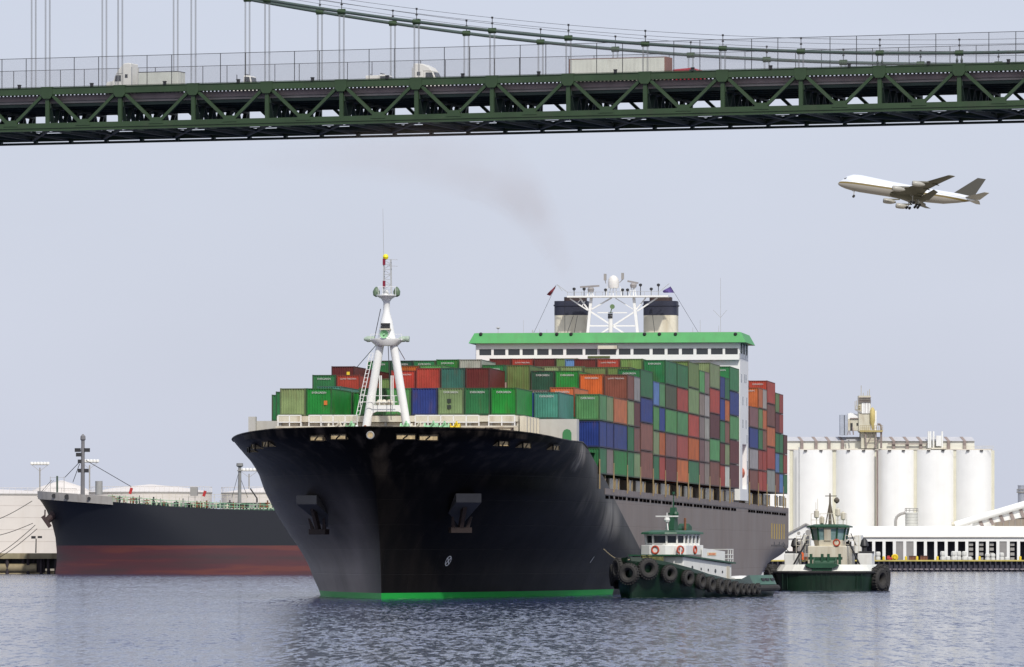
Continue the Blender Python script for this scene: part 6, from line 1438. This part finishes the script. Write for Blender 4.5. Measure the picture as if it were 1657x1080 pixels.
# roof equipment right of the head house
eq = MB()
for px, top in ((1504, 698), (1507, 698), (1512, 698), (1526, 698)): eq.tube((gx(px), 3, gz(725)), (gx(px), 3, gz(top)), .22, None, 8)
eq.box(gx(1516), gx(1524), 2, 4, gz(722), gz(705)); eq.build('dust_pipe', WHITE, el)
hbox_ = MB(); hbox_.box(gx(1508), gx(1532), 1, 5, gz(727), gz(724.5)); hbox_.build('equipment_base', CREAM, el)
# round hopper with cage in front of the silos, on the warehouse roof line
hp_ = thing('roof_hopper', 'ribbed round hopper with railing on the warehouse roof before the silos', 'hopper', (QX(1475, 1371), 1371, 0)); hq = lambda py: QH(py, 1371); r = 10 / (F / 1371)
o = MB(); prof = []
for k in range(5): z0, z1 = hq(853) + (hq(829) - hq(853)) * k / 5, hq(853) + (hq(829) - hq(853)) * (k + 1) / 5; prof += [(r, z0 + .05), (r * 1.03, z0 + .12), (r * 1.03, z1 - .2), (r, z1 - .1)]
o.lathe([(r, GZ + 3)] + prof, 20); o.build('hopper_drum', mat('hopper_grey', (.5, .5, .46), .6, var=.1), hp_, True)
o = MB()
for z in (823, 826): o.torus((0, 0, hq(z)), r * 1.05, .07, 'z', 20, 5)
for k in range(10): a = k * math.pi / 5; o.bar((r * 1.05 * math.cos(a), r * 1.05 * math.sin(a), hq(829)), (r * 1.05 * math.cos(a), r * 1.05 * math.sin(a), hq(823)), .08)
o.build('hopper_railing', GREY, hp_); o = MB(); o.path([(-r, 0, hq(830)), (-r - 1, 0, hq(832)), (-r - 1.8, 0, hq(836)), (-r - 2.1, 0, hq(842)), (-r - 2.1, 0, hq(853))], .3, 8); o.build('hopper_duct', GREY, hp_, True)
# inclined conveyor gallery at the far right
cvz = 1366; cv = thing('conveyor_gallery', 'inclined white conveyor gallery rising to the right of the silos', 'conveyor', (0, cvz, 0)); kx = lambda px: QX(px, cvz); kz = lambda py: QH(py, cvz)
o = MB(); o.tube((kx(1545), 0, kz(850)), (kx(1720), 0, kz(798)), .75, None, 12); o.build('belt_tube', WHITE2, cv, True)
o = MB(); o.tube((kx(1540), 0, kz(848.5)), (kx(1570), 0, kz(845.5)), .5, None, 10); o.build('tail_tube', CREAM, cv, True)
o = MB(); o.prism([(kx(1575), kz(852)), (kx(1720), kz(826)), (kx(1720), kz(803)), (kx(1575), kz(846))], 'y', .4, 2.6); o.build('gallery_side', WHITE, cv)
for k in range(8):
    px = 1583 + 16.5 * k; py = 846 - (px - 1575) * .297; o = MB(); o.hexa([(kx(px), .2, kz(py)), (kx(px + 5), .2, kz(py - 1.5)), (kx(px + 5), .4, kz(py - 1.5)), (kx(px), .4, kz(py)), (kx(px + 5.5), .1, kz(py + 11 + k * .9)), (kx(px + 10.5), .1, kz(py + 9.5 + k * .9)), (kx(px + 10.5), .4, kz(py + 9.5 + k * .9)), (kx(px + 5.5), .4, kz(py + 11 + k * .9))]); o.build('gallery_rib', RIB, cv)
st = thing('far_shed', 'tan-grey shed behind the inclined conveyor at the right edge', 'shed', (QX(1690, 1420), 1420, GZ)); o = MB(); o.box(-12, 14, 0, 10, 0, QH(838, 1420) - GZ)
o.build('wall', mat('shed_tan', (.32, .27, .22), .8, var=.1, streak=.3), st); o = MB(); o.box(-12.3, 14.3, -.3, 10.3, QH(838, 1420) - GZ, QH(836.5, 1420) - GZ)
for k in range(20): o.box(-11.8 + 1.3 * k, -11.65 + 1.3 * k, -.08, 0, 0, QH(838, 1420) - GZ)
o.build('trim', GREY, st)
tk = thing('steel_stack', 'grey steel stack with platform at the right edge behind the conveyor', 'chimney', (QX(1653, 1500), 1500, GZ)); z = lambda py: QH(py, 1500) - GZ; r = 6 / (F / 1500)
o = MB(); o.lathe([(r, 0), (r, z(787)), (r * 1.06, z(786.8)), (r * 1.06, z(785.5))], 24); o.build('stack_shell', mat('stack_steel', (.42, .44, .5), .4, metal=.5), tk, True)
o = MB(); o.torus((0, 0, z(797)), r * 1.25, .12, 'z', 20, 5); o.torus((0, 0, z(792)), r * 1.25, .06, 'z', 20, 5)
for k in range(10): a = k * math.pi / 5; o.bar((r * 1.25 * math.cos(a), r * 1.25 * math.sin(a), z(797)), (r * 1.25 * math.cos(a), r * 1.25 * math.sin(a), z(792)), .08)
o.build('stack_platform', GREY, tk)
# ---------------------------------------------------------------- funnel smoke drifting to the left
sm = bpy.data.materials.new('thin_smoke'); sm.use_nodes = True; N = sm.node_tree.nodes; L = sm.node_tree.links
N.remove(N['Principled BSDF']); pv = N.new('ShaderNodeVolumePrincipled'); L.new(pv.outputs[0], N['Material Output'].inputs['Volume'])
pv.inputs['Color'].default_value = (.90, .66, .54, 1); pv.inputs['Anisotropy'].default_value = .2
tc = N.new('ShaderNodeTexCoord'); ns = N.new('ShaderNodeTexNoise'); ns.inputs['Scale'].default_value = .09; ns.inputs['Detail'].default_value = 3; L.new(tc.outputs['Object'], ns.inputs['Vector'])
mr = N.new('ShaderNodeMapRange'); mr.inputs[1].default_value = .26; mr.inputs[2].default_value = .68; mr.inputs[3].default_value = 0; mr.inputs[4].default_value = .011; L.new(ns.outputs[0], mr.inputs[0]); sz_ = N.new('ShaderNodeSeparateXYZ'); L.new(tc.outputs['Object'], sz_.inputs[0])
thin = N.new('ShaderNodeMapRange'); thin.inputs[1].default_value = 36; thin.inputs[2].default_value = 53; thin.inputs[3].default_value = 5.0; thin.inputs[4].default_value = 1.0; L.new(sz_.outputs['Z'], thin.inputs[0])      # smoke thins as it rises
thx = N.new('ShaderNodeMapRange'); thx.inputs[1].default_value = -32; thx.inputs[2].default_value = -8; thx.inputs[3].default_value = .25; thx.inputs[4].default_value = 1.0; L.new(sz_.outputs['X'], thx.inputs[0])
dm = N.new('ShaderNodeMath'); dm.operation = 'MULTIPLY'; L.new(mr.outputs[0], dm.inputs[0]); L.new(thin.outputs[0], dm.inputs[1]); dm2 = N.new('ShaderNodeMath'); dm2.operation = 'MULTIPLY'; L.new(dm.outputs[0], dm2.inputs[0]); L.new(thx.outputs[0], dm2.inputs[1]); L.new(dm2.outputs[0], pv.inputs['Density'])
pts = [(926, 478, 789, .7), (920, 450, 789, 1.2), (902, 412, 789, 1.9), (878, 365, 789, 2.7), (846, 318, 789, 3.7), (805, 280, 788, 4.6), (755, 258, 788, 5.0), (700, 250, 787, 4.6), (630, 250, 786, 3.8), (550, 252, 785, 3.0), (460, 256, 784, 2.2), (390, 259, 784, .8)]
smoke = thing('smoke', 'faint brown smoke plume drifting up and left from the ship funnels', 'smoke'); smoke['kind'] = 'stuff'
C3 = [W(a, b, c) for a, b, c, r in pts]
for shell in (1.0, .74, .48):       # nested puffs, thicker toward the core
    rings = []
    for i, (a, b, c, r) in enumerate(pts):
        d = (C3[min(i + 1, len(C3) - 1)] - C3[max(i - 1, 0)]).normalized(); u = Vector((0, 1, 0)); v = d.cross(u).normalized()
        rings.append([C3[i] + (u * math.cos(2 * math.pi * k / 14) + v * math.sin(2 * math.pi * k / 14)) * r * shell * (1 + .12 * math.sin(3.1 * k + i * 1.7)) for k in range(14)])
    MB().loft(rings).build('smoke_puff', sm, smoke)

# ---------------------------------------------------------------- broken foam at the waterlines
fo = bpy.data.materials.new('foam'); fo.use_nodes = True; N = fo.node_tree.nodes; L = fo.node_tree.links; b = N['Principled BSDF']; b.inputs['Base Color'].default_value = (.62, .66, .70, 1); b.inputs['Roughness'].default_value = .8
tc = N.new('ShaderNodeTexCoord'); mp = N.new('ShaderNodeMapping'); mp.inputs['Scale'].default_value = (1.3, .5, 1); L.new(tc.outputs['Object'], mp.inputs[0]); ns = N.new('ShaderNodeTexNoise'); ns.inputs['Scale'].default_value = 1; ns.inputs['Detail'].default_value = 6; L.new(mp.outputs[0], ns.inputs['Vector'])
mr = N.new('ShaderNodeMapRange'); mr.inputs[1].default_value = .52; mr.inputs[2].default_value = .66; mr.inputs[4].default_value = .75; L.new(ns.outputs[0], mr.inputs[0]); L.new(mr.outputs[0], b.inputs['Alpha'])
fm_ = MB()
def ribbon(pts, w):
    for (a, b_), (wa, wb_) in zip(zip(pts, pts[1:]), zip(w, w[1:])):
        d = Vector((b_[0] - a[0], b_[1] - a[1], 0)).normalized(); n = Vector((-d.y, d.x, 0))
        A, B = Vector((a[0], a[1], .05)), Vector((b_[0], b_[1], .05)); fm_.add([A - n * wa, B - n * wb_, B + n * wb_, A + n * wa], [(0, 1, 2, 3)])
for o_ in [o for o in bpy.data.objects if o.name.startswith('harbour_tug')]:
    mw = Matrix.Translation(o_.location) @ Matrix.Rotation(o_.rotation_euler.z, 4, 'Z'); q = lambda x, y: tuple((mw @ Vector((x, y, 0)))[:2])
    ribbon([q(15, -1.5), q(14.6, 1.5), q(11, 4.2), q(5, 5.2), q(-6, 5.2), q(-14, 4.8), q(-24, 5.5), q(-40, 7)], [.5, .9, 1.0, .8, .7, 1.2, 2.5, .4])
    ribbon([q(-14, -3), q(-22, 0), q(-40, 1), q(-60, 2)], [2.5, 4, 4, .5])
pts = [SW(-bwid(s_, 0) - .3, s_, 0) for s_ in (60, 40, 20, 8, 1)] + [SW(0, -.7, 0)] + [SW(bwid(s_, 0) + .3, s_, 0) for s_ in (1, 8, 20, 30)]
ribbon([(p.x, p.y) for p in pts], [.4, .5, .5, .5, .6, .7, .6, .5, .4, .2])
tag(fm_.build('foam', fo), 'thin broken foam on the water along the ship and tug waterlines', 'foam', None, 'stuff')
